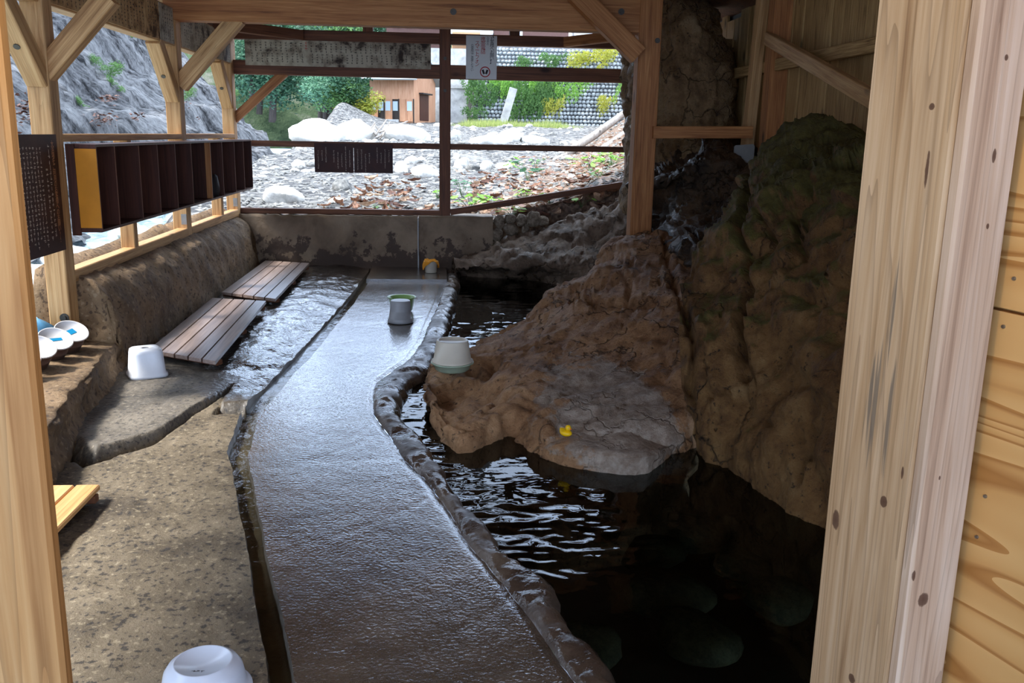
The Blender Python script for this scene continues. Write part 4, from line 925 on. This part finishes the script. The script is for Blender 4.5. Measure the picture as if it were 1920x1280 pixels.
tag(obj('river_water', mesh('river_water', V, grid_faces(260, 60), 'river_water', True)), 'shallow rushing river below the left openings', 'water', kind='stuff')
# ash hillside on the far bank
V = []; NT_, NY = 90, 240
for j in range(NY):
    y = -8 + 53*j/(NY-1); foot = itp(y, [-8, 6, 15, 28, 36, 40, 45], [-7.0, -6.6, -5.9, -5.5, -6.1, -8, -14])
    for i in range(NT_):
        t_ = 17*(i/(NT_-1))**1.15; a = math.radians(47)
        x = foot - t_*math.cos(a); z = river(y)-.25 + t_*math.sin(a)
        q = W(x*.35, (y + z*1.15)*.13, z*.5)
        d = fbm(q*1.7)*.55 + fbm(W(x*1.1, (y+z)*.5, z*1.4))*.22 + fbm(W(x*3, y*3, z*3))*.06
        V.append((x + d*.7, y, z + d*.7))
tag(obj('hillside', mesh('hillside', V, grid_faces(NY, NT_), 'ash_slope', True)), 'pale grey eroded ash hillside across the river', kind='structure')
# forested valley sides far behind
V = []
for j in range(40):
    for i in range(70):
        x = -70 + 2*i; y = 66 + 2.2*max(0, j-1); z = 2 + .16*(y-66) + .10*max(0, -x-4) + 2*fbm(W(x*.07, y*.07, 0))
        if x < -4: z += .5*max(0, min(8, (-4-x)*.8))
        if j == 0: y, z = 60 + 2*fbm(W(x*.1, 0, 3)), 0.5
        V.append((x, y, z))
tag(obj('forest_ground', mesh('forest_ground', V, grid_faces(40, 70), 'forest_soil', True)), 'dark wooded valley side behind the hut', kind='structure')

# --- boulders, stones and pebbles
SM = {m: [boulder_mesh('boulder', 100+i*3+k, m, 3, .72, .2) for k in range(3)] for i, m in enumerate(('white_stone', 'river_stone', 'grey_stone'))}
def place_stone(p, sx_, sy_, sz_, mat, name='river_boulder', label=None, group='boulders in the riverbed', k=None):
    o = obj(name, R.choice(SM[mat]), None, (p.x, p.y + sy_*.4, p.z + sz_*.18), (R.uniform(-.2,.2), R.uniform(-.2,.2), R.uniform(0, 6.28))); o.scale = (sx_, sy_, sz_)
    return tag(o, label, 'boulder', group)
named = [(530,380,78,44,'white_stone','flat white boulder alone on the gravel behind the back rail'),(641,356,42,30,'grey_stone','rounded grey boulder beside the heap of dry leaves'),(630,379,34,14,'white_stone','low white stone between the two near leaf heaps'),
 (596,264,112,58,'white_stone','huge white boulder at the foot of the ash hillside'),(662,262,92,56,'white_stone','huge white boulder behind the driftwood'),(762,262,92,40,'white_stone','broad white boulder between driftwood and middle post'),
 (559,314,28,20,'river_stone','oval pale boulder at the river edge below the ash hillside'),(796,330,62,30,'white_stone','wide white boulder beside the hanging notices'),(752,325,26,34,'white_stone','upright white boulder touching the hanging notices'),(775,305,36,18,'river_stone','pale boulder behind the wide white boulder'),
 (852,263,26,28,'river_stone','dark footed pale boulder right behind the middle post'),(958,266,66,36,'white_stone','tallest white boulder below the cobbled wall'),(918,270,74,26,'white_stone','sloping white boulder beside the tallest white one'),(1005,268,54,20,'white_stone','low white boulder beyond the tallest white one'),
 (868,313,36,26,'river_stone','rounded boulder behind the leafy weeds'),(892,302,70,14,'grey_stone','long grey slab boulder under the back rail'),(886,318,30,16,'grey_stone','mossy brown grey boulder beside the rounded one'),(912,318,30,24,'river_stone','small white boulder behind the big leaved weed'),(945,315,40,14,'white_stone','flat white boulder at the leaf litter edge'),(1035,312,22,12,'river_stone','small pale stone in the leaf litter'),(975,330,20,12,'white_stone','small white stone under the big leaved weed'),(640,262,26,10,'white_stone','small white boulder in front of the driftwood')]
for x, y, wp, hp, mt, lab in named:
    p = pg(x, y); s = p.y/F; place_stone(p, wp*s*.53, wp*s*.45, hp*s*.75, mt, 'river_boulder', lab)
for i in range(210):
    x, y = R.uniform(462, 1090), R.choice((R.uniform(232, 275), R.uniform(275, 335)))
    if y > 300 and x > 860 and R.random() < .7: continue
    if x < 560 and y < 262: continue
    p = pg(x, y); s = p.y/F; wp = R.uniform(8, 22)*(1 if y > 270 else .9)
    if p.y > 54 or p.x < bank(p.y)+.2: continue
    mt = R.choice(('white_stone', 'river_stone', 'river_stone', 'grey_stone'))
    place_stone(p, wp*s*.55, wp*s*.45, wp*s*.4, mt, 'river_stone', 'rounded %s stone among many on the riverbed' % {'white_stone': 'white', 'river_stone': 'pale grey', 'grey_stone': 'dark grey'}[mt], 'loose stones on the riverbed')
# pebbles too many to count
mb = MB(); oc = [(1,0,0),(0,1,0),(-1,0,0),(0,-1,0),(0,0,1),(0,0,-1),(.7,.7,.3),(-.7,.6,.3)]
ofc = [(0,6,4),(6,1,4),(1,7,4),(7,2,4),(2,3,4),(3,0,4),(0,1,6),(1,2,7)]
for i in range(5200):
    y = 11.75 + 22*R.random()**2.2; x = R.uniform(-.26, .2)*y
    if x < bank(y)-.3: continue
    s = R.uniform(.012, .05)*(.7+y*.035); a = R.random()*6.28; c_, s_ = math.cos(a)*s, math.sin(a)*s; z = gz(x, y)
    mb.add([(x+c_*p[0]-s_*p[1], y+s_*p[0]+c_*p[1], z+p[2]*s*.6) for p in oc], ofc)
tag(mb.build('pebbles', 'grey_stone', None, True), 'countless small pale pebbles over the riverbed', 'pebbles', kind='stuff')
# stones in the river by the left openings
for i in range(16):
    y = R.uniform(6.5, 22); x = itp(y, [6, 15, 28], [-6.4, -5.7, -4.8]) + R.uniform(-.2, 1.1); s = R.uniform(.12, .4)
    place_stone(W(x, y, river(y)-.05), s*1.3, s, s*.8, R.choice(('white_stone', 'river_stone')), 'river_stone', 'pale stone in the rushing river at the hillside foot', 'stones in the river')
# --- fallen leaves
def leaf_mesh(name, mat, L=1, wd=.42, curl=.5, n=6):
    V = []
    for j in range(n+1):
        t_ = j/n; ww = wd*math.sin(math.pi*min(1, t_*.93+.05))**.8; z = curl*.35*(t_-.5)**2*4*.5
        for k in (-1, -.5, 0, .5, 1): V.append(((t_-.5)*L, k*ww*.5*(1+.12*math.sin(j*2.3+k)), z + curl*.22*abs(k)**1.5 + .03*math.sin(j*1.7+k*3)))
    return mesh(name, V, grid_faces(n+1, 5), mat, True)
LM = [leaf_mesh('fallen_leaf', m, 1, wd, cu) for m, wd, cu in (('leaf_dry', .45, .5), ('leaf_dry_dark', .5, .7), ('leaf_dry_pale', .4, .4), ('leaf_dry', .34, .9), ('leaf_dry_dark', .6, .35), ('leaf_dry_pale', .52, .8))]
LN = ['brown', 'dark brown', 'pale tan', 'brown', 'dark brown', 'pale tan']
def litter_spot():
    while True:
        x, y = R.uniform(560, 1180), R.uniform(318, 412)
        edge_ = itp(x, [560, 640, 700, 860, 960, 1180], [388, 374, 335, 325, 312, 296])
        if y > edge_: return x, y
for i in range(200):
    if i < 40: x, y = R.gauss(715, 45), R.gauss(370, 14)
    else: x, y = litter_spot()
    p = pg(x, min(y, 405), 11.6); k = R.randrange(6)
    o = obj('fallen_leaf', LM[k], None, (p.x, p.y, p.z+R.uniform(.015, .05)), (R.uniform(-.5,.5), R.uniform(-.4,.4), R.uniform(0, 6.28))); s = R.uniform(.10, .26); o.scale = (s, s, s)
    tag(o, 'curled %s dead leaf in the litter behind the back wall' % LN[k], 'leaf', 'dead leaves behind the back wall')
mb = MB(); mb2 = MB()
for i in range(1500):
    y = 11.7 + 14*R.random()**1.8; x = R.uniform(itp(y, [11.7, 14, 26], [-1.2, .2, 2.2]), itp(y, [11.7, 12.4, 26], [3.1, 3.3, 7])); s = R.uniform(.04, .12); z = gz(x, y)+R.uniform(.01, .03)
    a = R.random()*6.28; u = W(math.cos(a), math.sin(a), R.uniform(-.4, .4))*s; v = W(-math.sin(a), math.cos(a), R.uniform(-.4, .4))*s*.45; c = W(x, y, z)
    (mb if R.random() < .6 else mb2).add([c-u, c-v*.9-W(0,0,.01), c+u, c+v+W(0,0,.01)], [(0,1,2,3)])
tag(mb.build('leaf_litter', 'leaf_dry'), 'scattered small brown leaf litter on the slope', 'leaves', kind='stuff'); tag(mb2.build('leaf_litter', 'leaf_dry_pale'), 'scattered small pale leaf litter on the slope', 'leaves', kind='stuff')
# --- weeds with separate leaves
GL = {m: leaf_mesh('leaf', m, 1, .62, .25, 6) for m in ('leaf_bright', 'leaf_mid', 'leaf_blue')}
def weed(x, y, h, n, ls, mat, label, spread=.16):
    p = pg(x, y, 11.62); e = empty('leafy_weed', p); tag(e, label, 'plant', 'green weeds behind the back wall'); mb = MB()
    for i in range(n):
        a = R.random()*6.28; r = spread*R.random()**.6; q = W(math.cos(a)*r, math.sin(a)*r, h*R.uniform(.35, 1))
        mb.tube([(0,0,-.03), q*.5+W(0,0,h*.1), q], .003, 4)
        o = obj('leaf', GL[mat], e, q + W(math.cos(a), math.sin(a), -.1)*ls*.4, (R.uniform(-.3,.3), R.uniform(-.1,.5), a)); s = ls*R.uniform(.75, 1.2); o.scale = (s, s, s)
    mb.build('stem', 'leaf_mid', e)
weed(868,372,.30,16,.10,'leaf_blue','bluish green weed against the middle post'); weed(880,392,.22,22,.13,'leaf_bright','bright round leaved weed at the foot of the sloping bar beside the middle post',.28)
weed(925,392,.16,16,.11,'leaf_bright','low bright weed over the rubble stones',.25); weed(990,340,.42,8,.24,'leaf_blue','tall weed with big drooping leaves crossing the back rail',.2)
weed(955,325,.36,6,.2,'leaf_bright','bright big leaved weed next to the drooping one',.15); weed(1005,312,.18,12,.1,'leaf_mid','small weed beside the drooping leaved one',.18)
weed(1105,318,.22,16,.13,'leaf_bright','bright weed on the leafy slope near the thick post',.3); weed(1145,312,.24,18,.13,'leaf_bright','dense bright weed touching the thick post',.3)
weed(1125,335,.14,10,.1,'leaf_mid','dull green weed below the bright ones on the leafy slope',.22); weed(985,372,.14,14,.09,'leaf_bright','light green weed just above the sloping bar',.2)
weed(1030,382,.12,8,.09,'leaf_bright','small weed beneath the sloping bar',.12); weed(1090,385,.12,8,.1,'leaf_bright','small weed beneath the high end of the sloping bar',.14)
weed(820,372,.14,12,.09,'leaf_bright','short weed hugging the middle post on the notice side',.14); weed(715,392,.06,6,.07,'leaf_mid','tiny weed in the dry leaves under the hanging notices',.1)
weed(960,404,.10,12,.08,'leaf_bright','low weed growing between the rubble stones',.16)
# --- logs and driftwood
def log(a, b, r, label, mat='driftwood', name='fallen_log', group='fallen logs on the slope', cat='log'):
    a, b = Vector(a), Vector(b); pts = [a.lerp(b, i/8) + W(0,0,1)*.4*r*fbm(W(i*.5, a.x, 0)) for i in range(9)]
    return tag(MB().tube(pts, [r*(1-.04*i) for i in range(9)], 10).build(name, mat, None, True), label, cat, group)
a = pg(1062, 290); b = pY(1200, 192, a.y+1.5); log(a, b, .13, 'long pale fallen log lying up the leafy slope')
a = pg(1115, 292); b = pY(1200, 228, a.y+1.2); log(a, b, .09, 'shorter grey log lower on the leafy slope')
a = pg(1040, 300); b = pg(1090, 275); log(a, b, .07, 'thin grey log at the foot of the leafy slope')
c = pg(690, 262)
for i in range(16):
    a = c + W(R.uniform(-.7, 1.2), R.uniform(-.5, .3), R.uniform(.0, .3)); an = R.uniform(-1, 1); L = R.uniform(.5, 1.3)
    log(a, a + W(math.sin(an)*L, R.uniform(-.2,.4), math.cos(an)*L*.55), R.uniform(.02, .05), 'bleached branch in the driftwood pile between the white boulders', 'driftwood', 'driftwood_branch', 'branches of the driftwood pile', 'branch')
# --- foliage
def foliage_mesh(name, mat, n, ls, seed, shell=.55, droop=.3):
    r = random.Random(seed); mb = MB(); lob = [(W(r.uniform(-.5,.5), r.uniform(-.5,.5), r.uniform(-.35,.5)), r.uniform(.35,.6)) for _ in range(9)]
    for i in range(n):
        c, rad = r.choice(lob); d = W(r.gauss(0,1), r.gauss(0,1), r.gauss(.25,1)).normalized(); p = c + d*rad*r.uniform(shell, 1)
        u = W(r.gauss(0,1), r.gauss(0,1), r.gauss(-droop,.5)).normalized()*ls*r.uniform(.6,1.2); v = u.cross(d + W(.01,0,.3)); v = v.normalized()*u.length*.5 if v.length > 1e-6 else W(0,0,ls*.5)
        mb.add([p-u, p-v, p+u, p+v], [(0,1,2,3)])
    return mesh(name, mb.v, mb.f, mat)
FM = {m: [foliage_mesh('foliage', m, 2600, .055, 30+i*3+k) for k in range(2)] for i, m in enumerate(('leaf_deep', 'leaf_mid', 'leaf_bright', 'leaf_yellow', 'leaf_blue'))}
def tree(p, rx, rz, mat, label, name='tree', cat='tree', group='trees behind the riverbed', trunk=True, ry=None):
    e = empty(name, p); tag(e, label, cat, group); o = obj('foliage', R.choice(FM[mat]), e, (0, 0, rz*.9), (0, 0, R.random()*6.28)); o.scale = (rx, ry or rx, rz)
    if trunk: MB().tube([(0,0,-.3), (.05*rx,0,rz*.5), (.1*rx,0,rz*1.2)], [.09*rx, .07*rx, .03*rx], 8).build('trunk', 'trunk', e, True)
    return e
def fg(x, y): return 2 + .16*max(0, y-66) + .10*max(0, -x-4) + (.5*max(0, min(8, (-4-x)*.8)) if x < -4 else 0)
for i in range(46):
    px_ = R.uniform(455, 860); Y = R.uniform(64, 96); x = (px_-826)/F*Y*1.03
    if i < 20: px_ = 480 + i*11 + R.uniform(-8, 8); Y = R.uniform(57, 63); x = (px_-826)/F*Y*1.03
    if abs(px_-568) < 28 and Y < 74: continue
    mt = R.choice(('leaf_deep', 'leaf_deep', 'leaf_mid', 'leaf_blue'))
    tree(W(x, Y, (fg(x, Y)-1) if i >= 20 else 2.2+R.uniform(0, 2)), R.uniform(2.2, 3.8) if i >= 20 else R.uniform(1.5, 2.4), R.uniform(2.2, 3.6)+ (Y-64)*.05, mt, 'dense %s tree in the wood behind the hut' % {'leaf_deep': 'dark green', 'leaf_mid': 'mid green', 'leaf_blue': 'bluish green'}[mt], group='trees of the wood behind the hut')
for px_, py, rx, rz, mt, lab in ((648,216,1.7,1.2,'leaf_mid','mid green bush at the edge of the stones near the hut'),(676,222,1.5,1.0,'leaf_yellow','yellow green bush touching the hut'),(618,200,1.8,1.6,'leaf_blue','bluish green bush above the gravel slope'),(660,200,1.6,1.6,'leaf_deep','dark bush behind the yellow green one')):
    p = pY(px_, py, 52); tree(p - W(0,0,.3), rx, rz, mt, lab, 'bush', 'bush', 'bushes by the hut', False)

# --- hut
H0 = pY(694, 229, 54); H1 = pY(777, 229, 54); wd = (H1.x-H0.x)/math.cos(.3); hz = H0.z
hut = empty('wooden_hut', (H0.x, 54, hz), -.3); tag(hut, 'small wooden hut with a pale metal roof on the far bank', 'hut')
hh, dp = 2.35, 4.0
MB().box((0, .06, 0), (wd, dp, hh)).build('wall', 'hut_wood', hut)
MB().box((0, 0, hh*.55), (wd, .06, hh)).build('upper_boards', 'hut_wood', hut)
gb = MB(); gb.add([(wd,0,hh),(wd,dp,hh),(wd,dp*.55,hh+1.0),(wd-.06,0,hh),(wd-.06,dp,hh),(wd-.06,dp*.55,hh+1.0)], [(0,1,2),(5,4,3),(0,3,4,1),(1,4,5,2),(2,5,3,0)]); gb.build('gable', 'hut_wood', hut)
rf = MB(); rf.box((-.6, -.05, 0), (wd+.35, 2.9, .07), Matrix.Translation((0, -.55, hh-.02)) @ Matrix.Rotation(math.atan2(1.0, dp*.55), 4, 'X')); rf.build('roof', 'roof_grey', hut)
rf = MB(); rf.box((-.6, 0, 0), (wd+.35, 2.6, .07), Matrix.Translation((0, dp*.55-.1, hh+1.08)) @ Matrix.Rotation(-math.atan2(1.0, dp*.45), 4, 'X')); rf.build('roof', 'roof_grey', hut)
nb = 6
for i in range(nb):
    x0 = .03 + i*(wd-.06)/nb; x1 = x0 + (wd-.06)/nb - .04; dark = i in (1, 3)
    dr = MB().box((x0, .01 if not dark else .05, .08), (x1, .06, hh*.55)).build('sliding_door', 'frame_dark' if dark else 'hut_wood', hut)
    if i != 4: MB().box((x0+.05, .0 if not dark else .04, hh*.28), (x1-.05, .012 if not dark else .05, hh*.5)).build('pane', 'glass_pale', dr)
for i in range(nb+1): x0 = .0 + i*(wd-.04)/nb; MB().box((x0, -.02, 0), (x0+.04, .06, hh*.56)).build('door_post', 'frame_dark' if i in (0, 2, 4, 6) else 'hut_wood', hut)
MB().box((wd, 1.0, .15), (wd+.03, 2.6, 1.6)).build('side_door', 'shelf_brown', hut)
MB().box((wd, .9, 1.62), (wd+.25, 2.7, 1.7)).build('side_canopy', 'frame_dark', hut)
p = pY(715, 231, 52.5); tag(MB().box((-.95, -.5, -.35), (.95, .5, .22)).build('stone_trough', 'pale_concrete', loc=p), 'pale concrete trough in front of the hut', 'trough')

# --- cobbled retaining wall with vines
YW_ = 56; A = pY(878, 243, YW_); B = pY(1230, 248, YW_); lean = .28
rw = empty('retaining_wall', (A.x, YW_, A.z)); tag(rw, 'tall cobblestone retaining wall hung with vines beyond the riverbed', 'wall'); Wd = B.x-A.x; Hh = 5.0
V = [(0,.1,-.6),(Wd,.1,-.6),(Wd,.1+lean*Hh,Hh),(0+.55,.1+lean*Hh,Hh),(0,1.5,-.6),(Wd,1.5,-.6),(Wd,3,Hh),(.55,3,Hh)]
MB().add(V, [(0,1,2,3),(4,7,6,5),(3,2,6,7),(0,3,7,4),(1,5,6,2)]).build('mortar_core', 'gravel', rw)
import bmesh
bm = bmesh.new(); bmesh.ops.create_icosphere(bm, subdivisions=1, radius=1); PV = [v.co.copy() for v in bm.verts]; PF = [[v.index for v in f.verts] for f in bm.faces]; bm.free()
mb = MB(); rows_ = 22
for j in range(rows_):
    z = -.1 + j*(Hh+.1)/rows_; x = .1 + .11*z + (j % 2)*.1
    while x < Wd:
        s = R.uniform(.105, .15); c = W(x+s, .1+lean*z, z); rt = Matrix.Rotation((.5 if j % 2 else -.5)+R.uniform(-.25, .25), 3, 'Y'); sc_ = R.uniform(.9, 1.06)
        mb.add([c + rt @ W(v.x*s*1.12, v.y*.14, v.z*.128)*sc_ for v in PV], PF); x += s*1.9
tag(mb.build('cobbles', 'wall_cobble', rw, True), 'rows of grey cobbles', kind='stuff')
def vine_mesh(name, mat, seed, n=16):
    r = random.Random(seed); mb = MB()
    for i in range(n):
        x, z = r.uniform(-1, 1), r.uniform(.3, 1.0); L = r.uniform(.5, 1.9)*(1-.35*abs(x)); m_ = int(70*L)
        for k in range(m_):
            q = k/m_*L; c = W(x + .16*math.sin(q*3+i) + r.gauss(0, .09), r.uniform(-1, .2), z-q + r.gauss(0, .05)); s = r.uniform(.05, .1)
            u = W(r.gauss(0,.6), r.gauss(0,.5), r.gauss(-.6,.5)).normalized()*s; v = W(r.gauss(0,1), r.gauss(0,.4), r.gauss(0,.5)).normalized()*s*.7
            mb.add([c-u, c-v, c+u, c+v], [(0,1,2,3)])
    return mesh(name, mb.v, mb.f, mat)
VM = {m: [vine_mesh('foliage', m, 80+k+i*4) for k in range(3)] for i, m in enumerate(('leaf_mid', 'leaf_bright', 'leaf_yellow'))}
for px_, py, rx, rz, mt in ((905,165,1.0,1.0,'leaf_mid'),(945,165,.8,.9,'leaf_bright'),(900,195,.6,.6,'leaf_mid'),(985,185,.9,1.4,'leaf_mid'),(1015,175,.9,1.3,'leaf_bright'),(1010,210,.8,1.1,'leaf_mid'),(1040,165,.8,.9,'leaf_mid'),(1095,160,.8,.8,'leaf_bright'),(970,215,.6,.7,'leaf_mid'),(1035,205,.6,.8,'leaf_yellow'),(1135,200,.5,.7,'leaf_yellow'),(1100,112,1.1,.6,'leaf_yellow'),(1145,108,1.1,.8,'leaf_yellow'),(1040,115,.9,.5,'leaf_mid'),(990,118,.8,.4,'leaf_mid'),(925,182,.9,1.0,'leaf_mid'),(960,178,.7,1.2,'leaf_bright'),(1000,200,.8,1.2,'leaf_mid'),(1025,190,.8,1.2,'leaf_mid'),(1060,180,.6,.8,'leaf_bright'),(890,215,.6,.5,'leaf_mid'),(1170,165,.6,.9,'leaf_bright')):
    p = pY(px_, py, YW_); p = pY(px_, py, YW_ + .05 + lean*max(0, p.z-A.z))
    o = obj('climbing_vine', R.choice(VM[mt]), None, p, (.27, 0, R.random()*.6)); o.scale = (rx*1.15, .28, rz*1.1)
    tag(o, ('%s vine clump trailing along the top of the cobblestone wall' if py < 125 else '%s vine clump spread over the face of the cobblestone wall') % {'leaf_mid': 'green', 'leaf_bright': 'bright green', 'leaf_yellow': 'yellowish'}[mt], 'vine', 'vines on the retaining wall')
GM = MB()
for i in range(260):
    a = R.random()*6.28; r = R.random()**.5; p0 = W(math.cos(a)*r, math.sin(a)*r, 0); t_ = p0 + W(R.uniform(-.25,.25), R.uniform(-.25,.25), R.uniform(.5, 1)); sd_ = W(R.uniform(-1,1), R.uniform(-1,1), 0).normalized()*.03
    GM.add([p0-sd_, p0+sd_, t_], [(0,1,2)])
gm = mesh('grass_tuft', GM.v, GM.f, 'grass_leaf')
for i in range(26):
    x = 858 + i*8.3 + R.uniform(-4, 4); p = pY(x, 240 + (i-8)*.15 + R.uniform(-3, 3), 52 + R.uniform(-1.5, 1.5)); o = obj('grass_tuft', gm, None, p - W(0,0,.15), (0, 0, R.random()*6)); o.scale = (R.uniform(.5,.9), .6, R.uniform(.4,.75))
    tag(o, 'yellow green grass tuft along the foot of the cobblestone wall', 'grass', 'grass tufts below the retaining wall')
p = pY(945, 226, 54); o = MB().box((-.22, -.12, -.3), (.22, .12, 1.9)).build('leaning_pillar', 'pale_concrete', loc=p, rot=(0, .28, 0)); tag(o, 'leaning grey concrete pillar in front of the cobblestone wall', 'pillar')
# concrete abutment next to hut
a, b = pY(842, 222, 57), pY(876, 166, 57); ab = tag(MB().box((a.x, 57, a.z-.5), (b.x, 60, b.z)).build('concrete_abutment', 'pale_concrete'), 'plain pale concrete abutment between the hut and the cobblestone wall', 'wall')
MB().box((a.x-.1, 56.9, b.z), (b.x+.25, 60, b.z+.18)).build('coping', 'pale_concrete', ab)
# --- houses on the terrace
tz = A.z + Hh
MB().add([(A.x-2.5,57.3,tz-.1),(45,57.3,tz-.1),(45,90,tz+1),(A.x-2.5,90,tz+1)], [(0,1,2,3)])
tag(MB().box((A.x-2.3, 60.2, 1), (45, 90, tz)).build('terrace', 'pale_concrete'), 'raised terrace behind the cobblestone wall', kind='structure')
def house(x0, x1, Y, z0, z1, mat, label, wins, base=None, roof=True, depth=7):
    a, b = pY(x0, 100, Y).x, pY(x1, 100, Y).x; e = empty('house', (a, Y, z0)); tag(e, label, 'house', None); w2 = b-a
    MB().box((0, 0, 0), (w2, depth, z1-z0)).build('wall', mat, e)
    if base: MB().box((-.1, -.12, -.3), (w2+.1, .0, base)).build('foundation', 'house_white', e)
    for u0, u1, v0, v1 in wins:
        f = MB().box((u0*w2, -.06, v0), (u1*w2, .0, v1)).build('window', 'sign_white', e)
        n_ = 2
        for i in range(n_):
            c0_ = u0*w2+.06+i*(u1-u0)*w2/n_; c1_ = c0_+(u1-u0)*w2/n_-.09
            MB().box((c0_, -.08, v0+.07), (c1_, -.055, v1-.07)).build('pane', 'glass_pale', f)
    if roof: 
        MB().box((-.7, -.9, 0), (w2+.7, depth/2+.6, .12), Matrix.Translation((0, 0, z1-z0-.3)) @ Matrix.Rotation(.38, 4, 'X')).build('roof', 'roof_grey', e)
    return e
house(725, 845, 70, tz-.2, tz+5.5, 'house_brown', 'dark boarded house with a row of windows above the hut', [(.1+.2*i, .24+.2*i, 2.4, 4.0) for i in range(4)])
house(848, 900, 62, tz-1.0, tz+1.2, 'house_tan', 'small tan outbuilding with a tiled roof beside the dark boarded house', [(.45, .85, .2, 1.1)], None, True, 4)
house(905, 1065, 66, tz+.1, tz+6, 'house_brown', 'long brown house with white foundation above the cobblestone wall', [(.02, .12, .9, 2.2), (.32, .46, 1.0, 2.2), (.02,.16,3.1,4.6), (.28,.46,3.1,4.6), (.55,.75,3.1,4.6), (.82,.96,3.1,4.6)], .8, True)
house(1075, 1190, 72, tz+.3, tz+6.5, 'house_white', 'pale house behind the yellowish vines', [(.1, .4, 3.1, 4.8), (.55, .9, 3.1, 4.8)])
# --- greenery on the ash slope
for x, y, s in ((205,135,.5),(190,120,.4),(430,165,.5),(355,178,.5),(215,160,.35),(150,195,.3),(240,45,.8),(210,40,.7)):
    d = ray(x, y); Y = 10
    while Y < 32:
        p = EYEP + d*(Y/d.y); ft = itp(p.y, [-8,6,15,28,36], [-7,-6.6,-5.9,-5.5,-6.1]); zz = river(p.y)-.25 + (ft-p.x)*math.tan(math.radians(47))
        if p.z < zz + .1: break
        Y += .1
    o = obj('slope_shrub', R.choice(VM['leaf_mid' if y > 60 else 'leaf_bright']), None, p, (0, .7, R.random()*6)); o.scale = (s*.6, s*.6, s*.3)
    tag(o, 'small green shrub clinging to the pale ash hillside', 'shrub', 'shrubs on the ash hillside')

# twigs and leaf litter on the ash slope
def on_slope(x, y):
    d = ray(x, y); Y = 8
    while Y < 44:
        p = EYEP + d*(Y/d.y); ft = itp(p.y, [-8,6,15,28,36], [-7,-6.6,-5.9,-5.5,-6.1]); zz = river(p.y)-.25 + (ft-p.x)*math.tan(math.radians(47))
        if p.z < zz + .25: break
        Y += .1
    return p
mb = MB()
for (x0, y0), (x1, y1), (x2, y2), lab in (((150,70),(205,72),(248,48),'lower'), ((150,70),(190,58),(232,62),'upper')):
    a, b, c = on_slope(x0, y0), on_slope(x1, y1), on_slope(x2, y2); up = W(.4, 0, .4)
    mb.tube([a+up, (a+b)/2+up*1.2, b+up*1.4, (b+c)/2+up*1.6, c+up*2], [.05, .045, .04, .03, .015], 6)
tag(mb.build('bare_branch', 'trunk', None, True), 'forked bare dark branch drooping over the ash hillside', 'branch')
mb = MB()
for cx, cy, sx_, sy_, n_ in ((198,195,10,5,60),(185,232,14,7,80),(35,220,12,14,90),(250,225,8,4,30),(330,210,20,14,30)):
    for k in range(n_):
        p = on_slope(R.gauss(cx, sx_), R.gauss(cy, sy_)); s = R.uniform(.03, .07); a = R.random()*6.28; u = W(math.cos(a), math.sin(a), R.uniform(-.5,.5))*s; v = W(-math.sin(a), math.cos(a), R.uniform(-.2,.8))*s*.5
        p += W(.12, 0, .12); mb.add([p-u, p-v, p+u, p+v], [(0,1,2,3)])
tag(mb.build('slope_litter', 'leaf_dry_dark'), 'brown leaf litter caught on the ash hillside', 'leaves', kind='stuff')
